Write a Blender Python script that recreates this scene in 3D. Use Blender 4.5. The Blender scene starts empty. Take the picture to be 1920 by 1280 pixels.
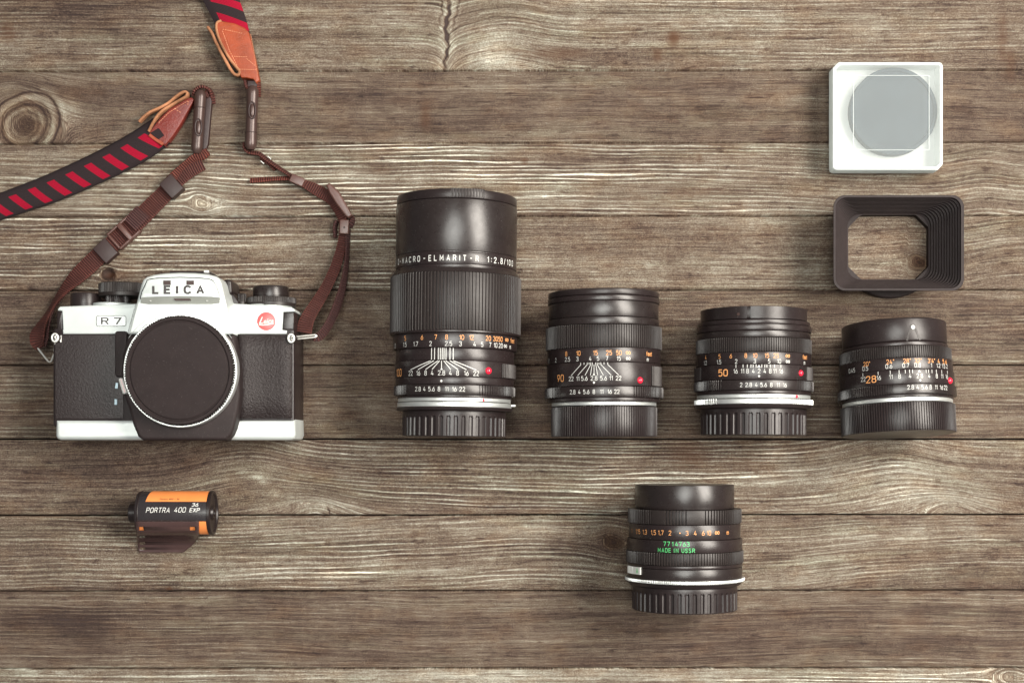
import bpy, math, random
import numpy as np
from mathutils import Vector
random.seed(4)
S = bpy.context.scene
C = S.collection
U = 0.0003            # one working unit (about a third of a millimetre) in metres
H = 2700.0            # height of the lens above the table, working units
CX, CY = 960.0, 840.0
R = math.radians
PI = math.pi

# ------------------------------------------------------------------ camera, world, lights, exposure
cd = bpy.data.cameras.new('camera')
cam = bpy.data.objects.new('camera', cd); C.objects.link(cam)
cam.location = (0, 0, H*U)
cd.sensor_width = 36; cd.lens = 36*H/1920
cd.shift_y = (CY-640)/1920.0
cd.clip_start = 0.01; cd.clip_end = 50
S.camera = cam
w = bpy.data.worlds.new('World'); S.world = w; w.use_nodes = True
bg = w.node_tree.nodes['Background']
bg.inputs[0].default_value = (0.94, 0.96, 1.0, 1); bg.inputs[1].default_value = 0.14

def area(name, loc, target, sx, sy, power, col):
    l = bpy.data.lights.new(name, 'AREA'); l.shape = 'RECTANGLE'; l.size = sx; l.size_y = sy
    l.energy = power; l.color = col
    o = bpy.data.objects.new(name, l); C.objects.link(o); o.location = loc
    d = Vector(target)-Vector(loc); o.rotation_euler = d.to_track_quat('-Z', 'Y').to_euler()
    return o
area('window_light', (1.00, 0.32, 1.12), (0.02, 0, 0), 1.05, 0.62, 49, (1.0, 0.935, 0.845))
ov = area('overhead_light', (-0.08, 0.16, 1.55), (0.03, 0.07, 0), 0.8, 0.7, 4.2, (1.0, 1.0, 0.94))
ov.data.spread = R(75)
S.view_settings.view_transform = 'Standard'; S.view_settings.look = 'None'
S.view_settings.exposure = 0.02; S.view_settings.gamma = 1.0
S.view_settings.use_curve_mapping = False
S.render.engine = 'CYCLES'
S.cycles.max_bounces = 8; S.cycles.transparent_max_bounces = 16

# ------------------------------------------------------------------ node helpers / materials
def newmat(name):
    m = bpy.data.materials.new(name); m.use_nodes = True
    nt = m.node_tree; b = nt.nodes['Principled BSDF']
    return m, nt, b
def nd(nt, typ, **kw):
    n = nt.nodes.new(typ)
    for k, v in kw.items():
        if k.startswith('i_'): n.inputs[int(k[2:])].default_value = v
        else: setattr(n, k, v)
    return n
def math_(nt, op, a, b=None, c=None, clamp=False):
    n = nt.nodes.new('ShaderNodeMath'); n.operation = op; n.use_clamp = clamp
    for i, v in enumerate((a, b, c)):
        if v is None: continue
        if isinstance(v, (int, float)): n.inputs[i].default_value = v
        else: nt.links.new(v, n.inputs[i])
    return n.outputs[0]
def ramp(nt, fac, stops):
    n = nt.nodes.new('ShaderNodeValToRGB'); e = n.color_ramp.elements
    while len(e) > 1: e.remove(e[-1])
    e[0].position = stops[0][0]; e[0].color = (*stops[0][1], 1)
    for p, c in stops[1:]:
        x = e.new(p); x.color = (*c, 1)
    nt.links.new(fac, n.inputs[0]); return n.outputs[0]
def mixc(nt, fac, a, b, bt='MIX'):
    n = nt.nodes.new('ShaderNodeMix'); n.data_type = 'RGBA'; n.blend_type = bt
    for i, v in ((0, fac), (6, a), (7, b)):
        if isinstance(v, (int, float)): n.inputs[i].default_value = v
        elif isinstance(v, tuple): n.inputs[i].default_value = (*v, 1)
        else: nt.links.new(v, n.inputs[i])
    return n.outputs[2]
def noise(nt, vec, scale, detail=3, rough=0.5, lac=2.0):
    n = nd(nt, 'ShaderNodeTexNoise'); n.inputs['Scale'].default_value = scale
    n.inputs['Detail'].default_value = detail; n.inputs['Roughness'].default_value = rough
    if vec is not None: nt.links.new(vec, n.inputs['Vector'])
    return n.outputs['Fac']

def plain(name, col, rough=0.45, metal=0.0, spec=0.5, bump=0.0, bscale=900, var=0.12, bdist=0.0002, dust=0.0, aniso=False):
    m, nt, b = newmat(name)
    tc = nd(nt, 'ShaderNodeTexCoord')
    n1 = noise(nt, tc.outputs['Object'], 90, 4, 0.6)
    dark = tuple(c*(1-var) for c in col); lite = tuple(min(1, c*(1+var)) for c in col)
    cc = ramp(nt, n1, [(0.3, dark), (0.7, lite)])
    if dust > 0:
        n2 = noise(nt, tc.outputs['Object'], 2600, 1, 0.5)
        d = math_(nt, 'GREATER_THAN', n2, 0.775-dust*0.03)
        cc = mixc(nt, math_(nt, 'MULTIPLY', d, 0.30), cc, (0.4, 0.38, 0.36))
    nt.links.new(cc, b.inputs['Base Color'])
    n3 = noise(nt, tc.outputs['Object'], 300, 4, 0.6)
    nt.links.new(math_(nt, 'MULTIPLY_ADD', n3, 0.16, rough-0.08), b.inputs['Roughness'])
    b.inputs['Metallic'].default_value = metal
    b.inputs['Specular IOR Level'].default_value = spec
    if bump > 0:
        nb = noise(nt, tc.outputs['Object'], bscale, 3, 0.6)
        bn = nd(nt, 'ShaderNodeBump'); bn.inputs['Strength'].default_value = bump; bn.inputs['Distance'].default_value = bdist
        nt.links.new(nb, bn.inputs['Height']); nt.links.new(bn.outputs[0], b.inputs['Normal'])
    return m
M = {}
BK = (0.019, 0.013, 0.013)
M['black_metal'] = plain('black_anodised', BK, 0.29, 0, 0.42, 0.12, 1800, dust=1)
M['black_metal2'] = plain('black_anodised_satin', (0.018, 0.013, 0.0125), 0.29, 0, 0.45, 0.1, 1800, dust=1)
M['rubber'] = plain('black_ribbed_metal', (0.019, 0.014, 0.013), 0.42, 0, 0.36, 0.15, 2200, dust=1)
M['plastic'] = plain('black_plastic', (0.018, 0.0125, 0.0125), 0.32, 0, 0.35, 0.15, 1500, dust=1)
M['plastic_matt'] = plain('black_matt_plastic', (0.022, 0.015, 0.015), 0.62, 0, 0.25, 0.35, 3000, dust=1)
M['cap_face'] = plain('textured_cap_plastic', (0.021, 0.0145, 0.0145), 0.68, 0, 0.18, 0.5, 4200, dust=0.5)
M['silver'] = plain('satin_chrome', (0.62, 0.66, 0.645), 0.45, 0.4, 0.5, 0.08, 5000, var=0.04)
M['chrome'] = plain('bright_chrome', (0.80, 0.80, 0.76), 0.34, 0.55, 0.6, 0.0)
M['silver_ring'] = plain('machined_silver', (0.74, 0.76, 0.74), 0.42, 0.8, 0.5, 0.0, var=0.02)
M['white'] = plain('white_paint', (0.60, 0.60, 0.57), 0.5, var=0.04)
M['orange'] = plain('orange_paint', (0.80, 0.36, 0.13), 0.5, var=0.05)
M['green'] = plain('green_paint', (0.08, 0.50, 0.16), 0.5, var=0.05)
M['black_ink'] = plain('black_ink', (0.03, 0.022, 0.022), 0.5, var=0.05)
M['grey_ink'] = plain('grey_ink', (0.35, 0.37, 0.36), 0.5, var=0.05)
M['brown_ink'] = plain('brown_ink', (0.16, 0.06, 0.03), 0.5, var=0.05)
M['red_dot'] = plain('red_bead', (0.72, 0.02, 0.05), 0.18, 0, 0.6, var=0.05)
M['red_badge'] = plain('red_enamel', (0.80, 0.10, 0.10), 0.3, 0, 0.5, var=0.03)
M['label_black'] = plain('film_can_black', (0.030, 0.026, 0.028), 0.28, 0, 0.5, 0.05, 900)
M['label_orange'] = plain('film_can_orange', (0.78, 0.25, 0.070), 0.35, 0, 0.5, var=0.06)
M['film'] = plain('film_base', (0.060, 0.034, 0.032), 0.22, 0, 0.5, 0.0, var=0.15)
M['clip'] = plain('bronze_plastic', (0.060, 0.035, 0.030), 0.33, 0.2, 0.5, 0.15, 1500)
M['slider'] = plain('brown_slider_plastic', (0.090, 0.040, 0.032), 0.38, 0.0, 0.5, 0.15, 1500)
M['slider_dark'] = plain('dark_brown_slider', (0.026, 0.011, 0.010), 0.5, 0.0, 0.5, 0.15, 1500)
M['tan_edge'] = plain('raw_leather_edge', (0.36, 0.165, 0.085), 0.8, 0, 0.2, 1.0, 1500, var=0.45, bdist=0.0006)
M['leather_tan'] = plain('tan_leather', (0.28, 0.050, 0.016), 0.38, 0, 0.4, 0.6, 1100, var=0.25, bdist=0.0004)
M['leather_red'] = plain('dark_red_leather', (0.145, 0.020, 0.014), 0.36, 0, 0.45, 0.6, 1100, var=0.25, bdist=0.0004)
M['thread'] = plain('stitching_thread', (0.66, 0.30, 0.17), 0.8, 0, 0.2, var=0.2)
M['thread_red'] = plain('red_thread', (0.40, 0.07, 0.05), 0.8, 0, 0.2, var=0.2)
M['pink'] = plain('release_button_pink', (0.72, 0.52, 0.52), 0.4)
M['gap_backing'] = plain('dark_gap_backing', (0.03, 0.022, 0.018), 0.9)
M['glass_dark'] = plain('dark_window_glass', (0.045, 0.025, 0.023), 0.3, 0, 0.2)

# leatherette
m, nt, b = newmat('leatherette')
tc = nd(nt, 'ShaderNodeTexCoord')
vo = nd(nt, 'ShaderNodeTexVoronoi'); vo.feature = 'SMOOTH_F1'; vo.inputs['Scale'].default_value = 900
wob = noise(nt, tc.outputs['Object'], 500, 2)
ad = nd(nt, 'ShaderNodeVectorMath', operation='ADD')
nt.links.new(tc.outputs['Object'], ad.inputs[0])
cmb = nd(nt, 'ShaderNodeCombineXYZ'); nt.links.new(math_(nt, 'MULTIPLY', wob, 0.001), cmb.inputs[0]); nt.links.new(math_(nt, 'MULTIPLY', wob, 0.0013), cmb.inputs[1])
nt.links.new(cmb.outputs[0], ad.inputs[1]); nt.links.new(ad.outputs[0], vo.inputs['Vector'])
bn = nd(nt, 'ShaderNodeBump'); bn.inputs['Strength'].default_value = 0.7; bn.inputs['Distance'].default_value = 0.0005
hh = math_(nt, 'ADD', math_(nt, 'MULTIPLY', vo.outputs[0], -0.8), noise(nt, tc.outputs['Object'], 2200, 3))
nt.links.new(hh, bn.inputs['Height']); nt.links.new(bn.outputs[0], b.inputs['Normal'])
b.inputs['Base Color'].default_value = (0.018, 0.012, 0.012, 1); b.inputs['Roughness'].default_value = 0.42
b.inputs['Specular IOR Level'].default_value = 0.35
M['leatherette'] = m
m2 = m.copy(); m2.name = 'leatherette_smooth'
for n_ in m2.node_tree.nodes:
    if n_.type == 'BUMP': n_.inputs['Strength'].default_value = 0.35
M['leatherette_smooth'] = m2

# webbing : cross ribs along U of the UV map (u in working units along, v 0..1 across)
def webbing(name, dark, lite, pitch=4.3):
    m, nt, b = newmat(name)
    uv = nd(nt, 'ShaderNodeUVMap'); uv.uv_map = 'UVMap'
    sp = nd(nt, 'ShaderNodeSeparateXYZ'); nt.links.new(uv.outputs[0], sp.inputs[0])
    tc = nd(nt, 'ShaderNodeTexCoord')
    jit = noise(nt, tc.outputs['Object'], 400, 3)
    ph = math_(nt, 'ADD', math_(nt, 'MULTIPLY', sp.outputs[0], 2*PI/pitch), math_(nt, 'MULTIPLY', jit, 3.0))
    s = math_(nt, 'SINE', ph)
    s01 = math_(nt, 'MULTIPLY_ADD', s, 0.5, 0.5)
    s01 = math_(nt, 'MULTIPLY', s01, math_(nt, 'MULTIPLY_ADD', noise(nt, tc.outputs['Object'], 130, 3), 1.6, -0.1), clamp=True)
    edge = math_(nt, 'GREATER_THAN', math_(nt, 'ABSOLUTE', math_(nt, 'SUBTRACT', sp.outputs[1], 0.5)), 0.42)
    es = math_(nt, 'MULTIPLY', edge, math_(nt, 'GREATER_THAN', math_(nt, 'SINE', math_(nt, 'MULTIPLY', sp.outputs[0], 2.6)), 0.3))
    c = mixc(nt, s01, dark, lite)
    c = mixc(nt, math_(nt, 'MULTIPLY', es, 0.5), c, tuple(min(1, x*1.8) for x in lite))
    nt.links.new(c, b.inputs['Base Color']); b.inputs['Roughness'].default_value = 0.6
    b.inputs['Specular IOR Level'].default_value = 0.3
    bn = nd(nt, 'ShaderNodeBump'); bn.inputs['Strength'].default_value = 0.9; bn.inputs['Distance'].default_value = 0.0004
    nt.links.new(math_(nt, 'ADD', s, math_(nt, 'MULTIPLY', noise(nt, tc.outputs['Object'], 2500, 2), 0.8)), bn.inputs['Height'])
    nt.links.new(bn.outputs[0], b.inputs['Normal'])
    return m
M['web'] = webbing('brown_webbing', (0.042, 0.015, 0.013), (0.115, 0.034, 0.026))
M['web_lit'] = webbing('brown_webbing_lit', (0.060, 0.019, 0.015), (0.17, 0.044, 0.030))  # same webbing where it catches light, the light put into its colour
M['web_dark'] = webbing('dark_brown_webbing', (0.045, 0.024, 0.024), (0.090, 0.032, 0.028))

# striped band (stripes live in the cloth: UV u along / v across)
def striped(name, pitch, slant, vlo, vhi, duty, curve, off=0.0):
    m, nt, b = newmat(name)
    uv = nd(nt, 'ShaderNodeUVMap'); uv.uv_map = 'UVMap'
    sp = nd(nt, 'ShaderNodeSeparateXYZ'); nt.links.new(uv.outputs[0], sp.inputs[0])
    u, v = sp.outputs[0], sp.outputs[1]
    sl = math_(nt, 'MULTIPLY', math_(nt, 'POWER', v, curve), slant)
    t = math_(nt, 'FRACT', math_(nt, 'DIVIDE', math_(nt, 'ADD', math_(nt, 'SUBTRACT', u, sl), 1000.0+off), pitch))
    k = math_(nt, 'LESS_THAN', t, duty)
    k = math_(nt, 'MULTIPLY', k, math_(nt, 'GREATER_THAN', v, vlo))
    k = math_(nt, 'MULTIPLY', k, math_(nt, 'LESS_THAN', v, vhi))
    tc = nd(nt, 'ShaderNodeTexCoord')
    n = noise(nt, tc.outputs['Object'], 1500, 2)
    red = mixc(nt, n, (0.25, 0.004, 0.020), (0.37, 0.006, 0.030))
    blk = mixc(nt, n, (0.022, 0.015, 0.017), (0.034, 0.024, 0.026))
    nt.links.new(mixc(nt, k, blk, red), b.inputs['Base Color']); b.inputs['Roughness'].default_value = 0.8
    b.inputs['Specular IOR Level'].default_value = 0.15
    bn = nd(nt, 'ShaderNodeBump'); bn.inputs['Strength'].default_value = 0.6; bn.inputs['Distance'].default_value = 0.0002
    wv = math_(nt, 'ADD', math_(nt, 'SINE', math_(nt, 'MULTIPLY', u, 3.2)), math_(nt, 'SINE', math_(nt, 'MULTIPLY', v, 160)))
    nt.links.new(wv, bn.inputs['Height']); nt.links.new(bn.outputs[0], b.inputs['Normal'])
    return m
M['stripe'] = striped('striped_band', 38.4, 30, 0.30, 0.94, 0.40, 1.25, 25)
M['stripe_top'] = striped('striped_band_end', 40, -50, -0.1, 0.80, 0.42, 1.1, 20)

# frosted plastics
def frosted(name, col, transp, rough=0.35):
    m, nt, b = newmat(name)
    b.inputs['Base Color'].default_value = (*col, 1); b.inputs['Roughness'].default_value = rough
    tr = nd(nt, 'ShaderNodeBsdfTransparent'); tl = nd(nt, 'ShaderNodeBsdfTranslucent'); tl.inputs[0].default_value = (*col, 1)
    tcn = nd(nt, 'ShaderNodeTexCoord'); nn = noise(nt, tcn.outputs['Object'], 60, 4)
    m1 = nd(nt, 'ShaderNodeMixShader'); m1.inputs[0].default_value = 0.35
    nt.links.new(b.outputs[0], m1.inputs[1]); nt.links.new(tl.outputs[0], m1.inputs[2])
    m2 = nd(nt, 'ShaderNodeMixShader'); nt.links.new(math_(nt, 'MULTIPLY_ADD', nn, 0.02, transp-0.01), m2.inputs[0])
    nt.links.new(m1.outputs[0], m2.inputs[1]); nt.links.new(tr.outputs[0], m2.inputs[2])
    nt.links.new(m2.outputs[0], nt.nodes['Material Output'].inputs[0])
    return m
M['frost'] = frosted('frosted_lid_plastic', (0.84, 0.89, 0.88), 0.885)
M['frost_side'] = frosted('milky_case_plastic', (0.80, 0.845, 0.84), 0.12)
M['frost_line'] = frosted('frosted_ridge_plastic', (0.88, 0.93, 0.92), 0.55)
M['filter_glass'] = plain('dark_filter_glass', (0.030, 0.045, 0.058), 0.6, 0, 0.1)

# ------------------------------------------------------------------ geometry helpers
ORG = {}
def PT(px, py, z):
    k = (H-z)/H
    return ((px-CX)*k, (CY-py)*k, z)
def tag(o, label=None, cat=None, group=None, kind=None):
    if label: o['label'] = label
    if cat: o['category'] = cat
    if group: o['group'] = group
    if kind: o['kind'] = kind
    return o
def thing(name, label, cat, org, kind=None, group=None):
    o = bpy.data.objects.new(name, None); C.objects.link(o)
    o.empty_display_size = 0.01
    o.location = (org[0]*U, org[1]*U, org[2]*U)
    ORG[o.name] = org
    return tag(o, label, cat, group, kind)
def obj(name, verts, faces, mat, parent=None, smooth=True, uvs=None, ang=35, org=None):
    me = bpy.data.meshes.new(name)
    if parent is not None: org = ORG[parent.name]
    if org is None: org = (0, 0, 0)
    V = [((v[0]-org[0])*U, (v[1]-org[1])*U, (v[2]-org[2])*U) for v in verts]
    me.from_pydata(V, [], faces); me.validate(); me.update()
    if uvs is not None:
        ul = me.uv_layers.new(name='UVMap')
        for l in me.loops: ul.data[l.index].uv = uvs[l.vertex_index]
    me.materials.append(mat)
    if smooth:
        me.shade_smooth(); me.set_sharp_from_angle(angle=R(ang))
    o = bpy.data.objects.new(name, me); C.objects.link(o)
    ORG[o.name] = org
    if parent is not None: o.parent = parent
    else: o.location = (org[0]*U, org[1]*U, org[2]*U)
    return o
class MB:
    def __init__(s): s.v = []; s.f = []; s.uv = []
    def add(s, V, F, UV=None):
        n = len(s.v); s.v += [tuple(x) for x in V]; s.f += [tuple(i+n for i in f) for f in F]
        s.uv += list(UV) if UV is not None else [(0, 0)]*len(V)
        return s
    def build(s, name, mat, parent=None, **k):
        return obj(name, s.v, s.f, mat, parent, uvs=s.uv, **k)
def inset(poly, d):
    # poly: list of (x,y) ccw or cw; offset inwards by d
    n = len(poly); A = sum(poly[i][0]*poly[(i+1) % n][1]-poly[(i+1) % n][0]*poly[i][1] for i in range(n))
    sg = 1 if A > 0 else -1
    out = []
    for i in range(n):
        p0, p1, p2 = poly[i-1], poly[i], poly[(i+1) % n]
        def nrm(a, b):
            dx, dy = b[0]-a[0], b[1]-a[1]; l = math.hypot(dx, dy) or 1
            return (-dy/l*sg, dx/l*sg)
        n1, n2 = nrm(p0, p1), nrm(p1, p2)
        bx, by = n1[0]+n2[0], n1[1]+n2[1]; dd = max(0.35, (bx*bx+by*by)/2)
        out.append((p1[0]+bx*d/dd, p1[1]+by*d/dd))
    return out
def slab(poly_px, z0, z1, bev=2.0, steps=3, taper=0.0):
    # outline given where it appears at height z1; true solid going straight down to z0
    P = [PT(x, y, z1)[:2] for x, y in poly_px]
    n = len(P); rings = []
    rings.append(([inset(P, -taper)[i] if taper else P[i] for i in range(n)], z0))
    for k in range(steps+1):
        a = k/steps*PI/2
        rings.append((inset(P, bev*(1-math.cos(a))), z1-bev+bev*math.sin(a)))
    V = []; F = []
    for q, z in rings: V += [(x, y, z) for x, y in q]
    for r in range(len(rings)-1):
        for i in range(n):
            j = (i+1) % n
            F.append((r*n+i, r*n+j, (r+1)*n+j, (r+1)*n+i))
    F.append(tuple((len(rings)-1)*n+i for i in range(n))); F.append(tuple(reversed(range(n))))
    return V, F
def fixn(V, F):
    return V, F
def rrect(x0, y0, x1, y1, r, seg=6):
    out = []
    for cx, cy, a0 in ((x1-r, y1-r, 0), (x0+r, y1-r, 90), (x0+r, y0+r, 180), (x1-r, y0+r, 270)):
        for k in range(seg+1):
            a = R(a0+90*k/seg); out.append((cx+r*math.cos(a), cy+r*math.sin(a)))
    return out
def circ(cx, cy, r, n=48): return [(cx+r*math.cos(2*PI*i/n), cy+r*math.sin(2*PI*i/n)) for i in range(n)]
def rot_pts(poly, cx, cy, deg):
    a = R(deg); c, s = math.cos(a), math.sin(a)
    return [(cx+(x-cx)*c-(y-cy)*s, cy+(x-cx)*s+(y-cy)*c) for x, y in poly]
def recalc(o):
    import bmesh
    bm = bmesh.new(); bm.from_mesh(o.data); bmesh.ops.recalc_face_normals(bm, faces=bm.faces); bm.to_mesh(o.data); bm.free()
    return o
def sl(name, poly, z0, z1, mat, parent, bev=2.0, steps=3, ang=30, taper=0.0):
    V, F = slab(poly, z0, z1, bev, steps, taper)
    o = obj(name, V, F, mat, parent, ang=ang)
    return recalc(o)
# generic lathe: axis 'y' or 'z' or 'x'; prof list of (a, r) ; modulation fn(phi, k)->dr
def lathe(cx, cy, cz, prof, n=96, axis='y', mod=None, close0=False, close1=False, closed=False):
    V = []; F = []
    ph = [2*PI*i/n for i in range(n)]
    for k, (a, r) in enumerate(prof):
        for p in ph:
            rr = r+(mod(p, k, a) if mod else 0)
            sx, cc = math.sin(p), math.cos(p)
            if axis == 'y': V.append((cx+rr*sx, a, cz+rr*cc))
            elif axis == 'x': V.append((a, cy+rr*sx, cz+rr*cc))
            else: V.append((cx+rr*sx, cy+rr*cc, a))
    m_ = len(prof)
    for k in range(m_-1):
        for i in range(n):
            j = (i+1) % n
            F.append((k*n+i, k*n+j, (k+1)*n+j, (k+1)*n+i))
    if closed:
        for i in range(n):
            j = (i+1) % n; F.append(((m_-1)*n+i, (m_-1)*n+j, j, i))
    if close0: F.append(tuple(range(n)))
    if close1: F.append(tuple((m_-1)*n+i for i in range(n)))
    return V, F
def tube(pts, r, n=10):
    V = []; F = []; P = [Vector(p) for p in pts]
    up = Vector((0.13, 0.21, 1)).normalized()
    for i, p in enumerate(P):
        t = (P[min(i+1, len(P)-1)]-P[max(i-1, 0)]).normalized()
        a = t.cross(up)
        if a.length < 0.05: a = t.cross(Vector((1, 0, 0)))
        a.normalize(); b2 = t.cross(a)
        rr = r[i] if isinstance(r, (list, tuple)) else r
        for k in range(n):
            q = 2*PI*k/n; V.append(tuple(p+a*rr*math.cos(q)+b2*rr*math.sin(q)))
    for i in range(len(P)-1):
        for k in range(n):
            F.append((i*n+k, i*n+(k+1) % n, (i+1)*n+(k+1) % n, (i+1)*n+k))
    F.append(tuple(range(n))); F.append(tuple((len(P)-1)*n+k for k in range(n)))
    return V, F
def spline(pts, m=8):
    # catmull rom through n-d points
    P = [np.array(p, float) for p in pts]; out = []
    for i in range(len(P)-1):
        p0 = P[max(i-1, 0)]; p1 = P[i]; p2 = P[i+1]; p3 = P[min(i+2, len(P)-1)]
        for k in range(m):
            t = k/m
            out.append(0.5*((2*p1)+(-p0+p2)*t+(2*p0-5*p1+4*p2-p3)*t*t+(-p0+3*p1-3*p2+p3)*t**3))
    out.append(P[-1]); return out
def ribbon(pts, th=4.0, m=8, nv=8, crown=0.0):
    # pts: (px, py, z, width, roll_deg)   roll 0 = flat on table, 90 = on edge
    S_ = spline(pts, m); V = []; F = []; UV = []; L = 0; prev = None
    cs = [Vector(PT(q[0], q[1], q[2])) for q in S_]
    for i, q in enumerate(S_):
        t = (cs[min(i+1, len(cs)-1)]-cs[max(i-1, 0)]).normalized()
        side = t.cross(Vector((0, 0, 1)))
        if side.length < 1e-4: side = Vector((1, 0, 0))
        side.normalize(); upv = side.cross(t).normalized()
        a = R(q[4]); sv = side*math.cos(a)+upv*math.sin(a); nv_ = upv*math.cos(a)-side*math.sin(a)
        if prev is not None: L += (cs[i]-prev).length
        prev = cs[i]
        for face in (1, -1):
            for k in range(nv+1):
                v = k/nv; x = (v-0.5)*q[3]
                e = 1.0-0.6*abs(2*v-1)**6
                V.append(tuple(cs[i]+sv*x+nv_*(face*th/2*e+crown*(1-(2*v-1)**2))))
                UV.append((L, v))
    W = 2*(nv+1)
    for i in range(len(cs)-1):
        a0 = i*W; b0 = (i+1)*W
        for k in range(nv):
            F.append((a0+k, a0+k+1, b0+k+1, b0+k))
            F.append((a0+nv+1+k+1, a0+nv+1+k, b0+nv+1+k, b0+nv+1+k+1))
        F.append((a0, b0, b0+nv+1, a0+nv+1)); F.append((a0+nv, a0+2*nv+1, b0+2*nv+1, b0+nv))
    for q0 in (0, (len(cs)-1)*W):
        F.append(tuple([q0+k for k in range(nv+1)]+[q0+nv+1+k for k in range(nv, -1, -1)]))
    return V, F, UV

# ------------------------------------------------------------------ lettering (engraver's stroke alphabet, cap height 6, most letters 4 wide)
_O = [(1.2, 0), (2.8, 0), (3.6, .4), (4, 1.3), (4, 4.7), (3.6, 5.6), (2.8, 6), (1.2, 6), (.4, 5.6), (0, 4.7), (0, 1.3), (.4, .4), 'c']
GL = {
 '0': [_O], 'O': [_O],
 '1': [[(.3, 4.5), (1.9, 6), (1.9, 0)]],
 '2': [[(.1, 4.7), (.4, 5.6), (1.2, 6), (2.8, 6), (3.6, 5.6), (3.9, 4.7), (3.7, 3.8), (0, 0), (4, 0)]],
 '3': [[(0, 5.2), (.6, 5.8), (1.3, 6), (2.7, 6), (3.6, 5.6), (3.8, 4.6), (3.5, 3.7), (2.5, 3.2), (1.6, 3.2)], [(2.5, 3.2), (3.6, 2.7), (4, 1.6), (3.7, .5), (2.7, 0), (1.2, 0), (.4, .3), (0, .9)]],
 '4': [[(2.2, 6), (0, 1.6), (4, 1.6)], [(2.9, 3.2), (2.9, 0)]],
 '5': [[(3.7, 6), (.5, 6), (.3, 3.4), (1.2, 3.8), (2.7, 3.8), (3.6, 3.3), (4, 2.3), (4, 1.3), (3.6, .4), (2.7, 0), (1.1, 0), (.3, .5)]],
 '6': [[(3, 6), (1, 3.4), (.2, 2.4), (0, 1.4), (.4, .4), (1.3, 0), (2.7, 0), (3.6, .4), (4, 1.5), (3.9, 2.5), (3.3, 3.3), (2.4, 3.6), (1.2, 3.4)]],
 '7': [[(0, 6), (4, 6), (1.5, 0)]],
 '8': [[(1.2, 0), (2.8, 0), (3.7, .4), (4, 1.6), (3.5, 2.8), (2.6, 3.2), (1.4, 3.2), (.5, 2.8), (0, 1.6), (.3, .4), 'c'], [(1.4, 3.2), (.5, 3.7), (.2, 4.7), (.6, 5.7), (1.4, 6), (2.6, 6), (3.4, 5.7), (3.8, 4.7), (3.5, 3.7), (2.6, 3.2)]],
 '9': [[(1, 0), (3, 2.6), (3.8, 3.6), (4, 4.6), (3.6, 5.6), (2.7, 6), (1.3, 6), (.4, 5.6), (0, 4.5), (.1, 3.5), (.7, 2.7), (1.6, 2.4), (2.8, 2.6)]],
 '.': [[(.35, 0), (.35, .75)]], ',': [[(.6, .7), (.2, -.9)]], ':': [[(.35, .9), (.35, 1.6)], [(.35, 3.9), (.35, 4.6)]],
 '/': [[(0, -.3), (2.4, 6.3)]], '-': [[(0, 3), (2.6, 3)]], "'": [[(.6, 6.2), (.2, 4.6)]], '"': [[(.6, 6.2), (.2, 4.6)], [(1.7, 6.2), (1.3, 4.6)]],
 'A': [[(0, 0), (2.1, 6), (4.2, 0)], [(.8, 1.9), (3.4, 1.9)]], 'C': [[(4, 1.1), (3.5, .4), (2.6, 0), (1.5, 0), (.5, .6), (0, 1.7), (0, 4.3), (.5, 5.4), (1.5, 6), (2.6, 6), (3.5, 5.6), (4, 4.9)]],
 'D': [[(0, 0), (2.4, 0), (3.5, .6), (4, 1.7), (4, 4.3), (3.5, 5.4), (2.4, 6), (0, 6), 'c']],
 'E': [[(3.6, 0), (0, 0), (0, 6), (3.6, 6)], [(0, 3.1), (3.2, 3.1)]], 'I': [[(.35, 0), (.35, 6)]], 'L': [[(0, 6), (0, 0), (3.4, 0)]],
 'M': [[(0, 0), (0, 6), (2.3, 1.8), (4.6, 6), (4.6, 0)]], 'N': [[(0, 0), (0, 6), (3.9, 0), (3.9, 6)]],
 'P': [[(0, 0), (0, 6), (2.7, 6), (3.6, 5.5), (3.9, 4.4), (3.6, 3.3), (2.7, 2.8), (0, 2.8)]],
 'R': [[(0, 0), (0, 6), (2.7, 6), (3.6, 5.5), (3.9, 4.5), (3.6, 3.5), (2.7, 3.0), (0, 3.0)], [(2.3, 3.0), (4, 0)]],
 'S': [[(0, 1), (.5, .3), (1.3, 0), (2.7, 0), (3.6, .5), (3.9, 1.6), (3.5, 2.6), (.6, 3.5), (.2, 4.5), (.5, 5.5), (1.4, 6), (2.7, 6), (3.4, 5.7), (3.8, 5.1)]],
 'T': [[(0, 6), (4, 6)], [(2, 6), (2, 0)]], 'U': [[(0, 6), (0, 1.5), (.5, .4), (1.4, 0), (2.6, 0), (3.5, .4), (4, 1.5), (4, 6)]],
 'X': [[(0, 0), (4, 6)], [(0, 6), (4, 0)]],
 'f': [[(.9, 0), (.9, 5), (1.4, 5.9), (2.3, 6)], [(0, 3.9), (2.1, 3.9)]], 't': [[(.9, 5.6), (.9, .9), (1.4, 0), (2.2, 0)], [(0, 4), (2.1, 4)]],
 'e': [[(0, 2.2), (3.2, 2.2), (3.1, 3.3), (2.4, 4), (.9, 4), (.1, 3.2), (0, 1.2), (.7, 0), (2.4, 0), (3.1, .7)]],
 'm': [[(0, 0), (0, 4)], [(0, 3.2), (.8, 4), (1.8, 4), (2.3, 3.4), (2.3, 0)], [(2.3, 3.2), (3.1, 4), (4.1, 4), (4.6, 3.4), (4.6, 0)]],
 'G': [[(2.6, 3), (4, 3), (4, 1.1), (3.5, .4), (2.6, 0), (1.5, 0), (.5, .6), (0, 1.7), (0, 4.3), (.5, 5.4), (1.5, 6), (2.6, 6), (3.6, 5.5)]],
}
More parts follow.
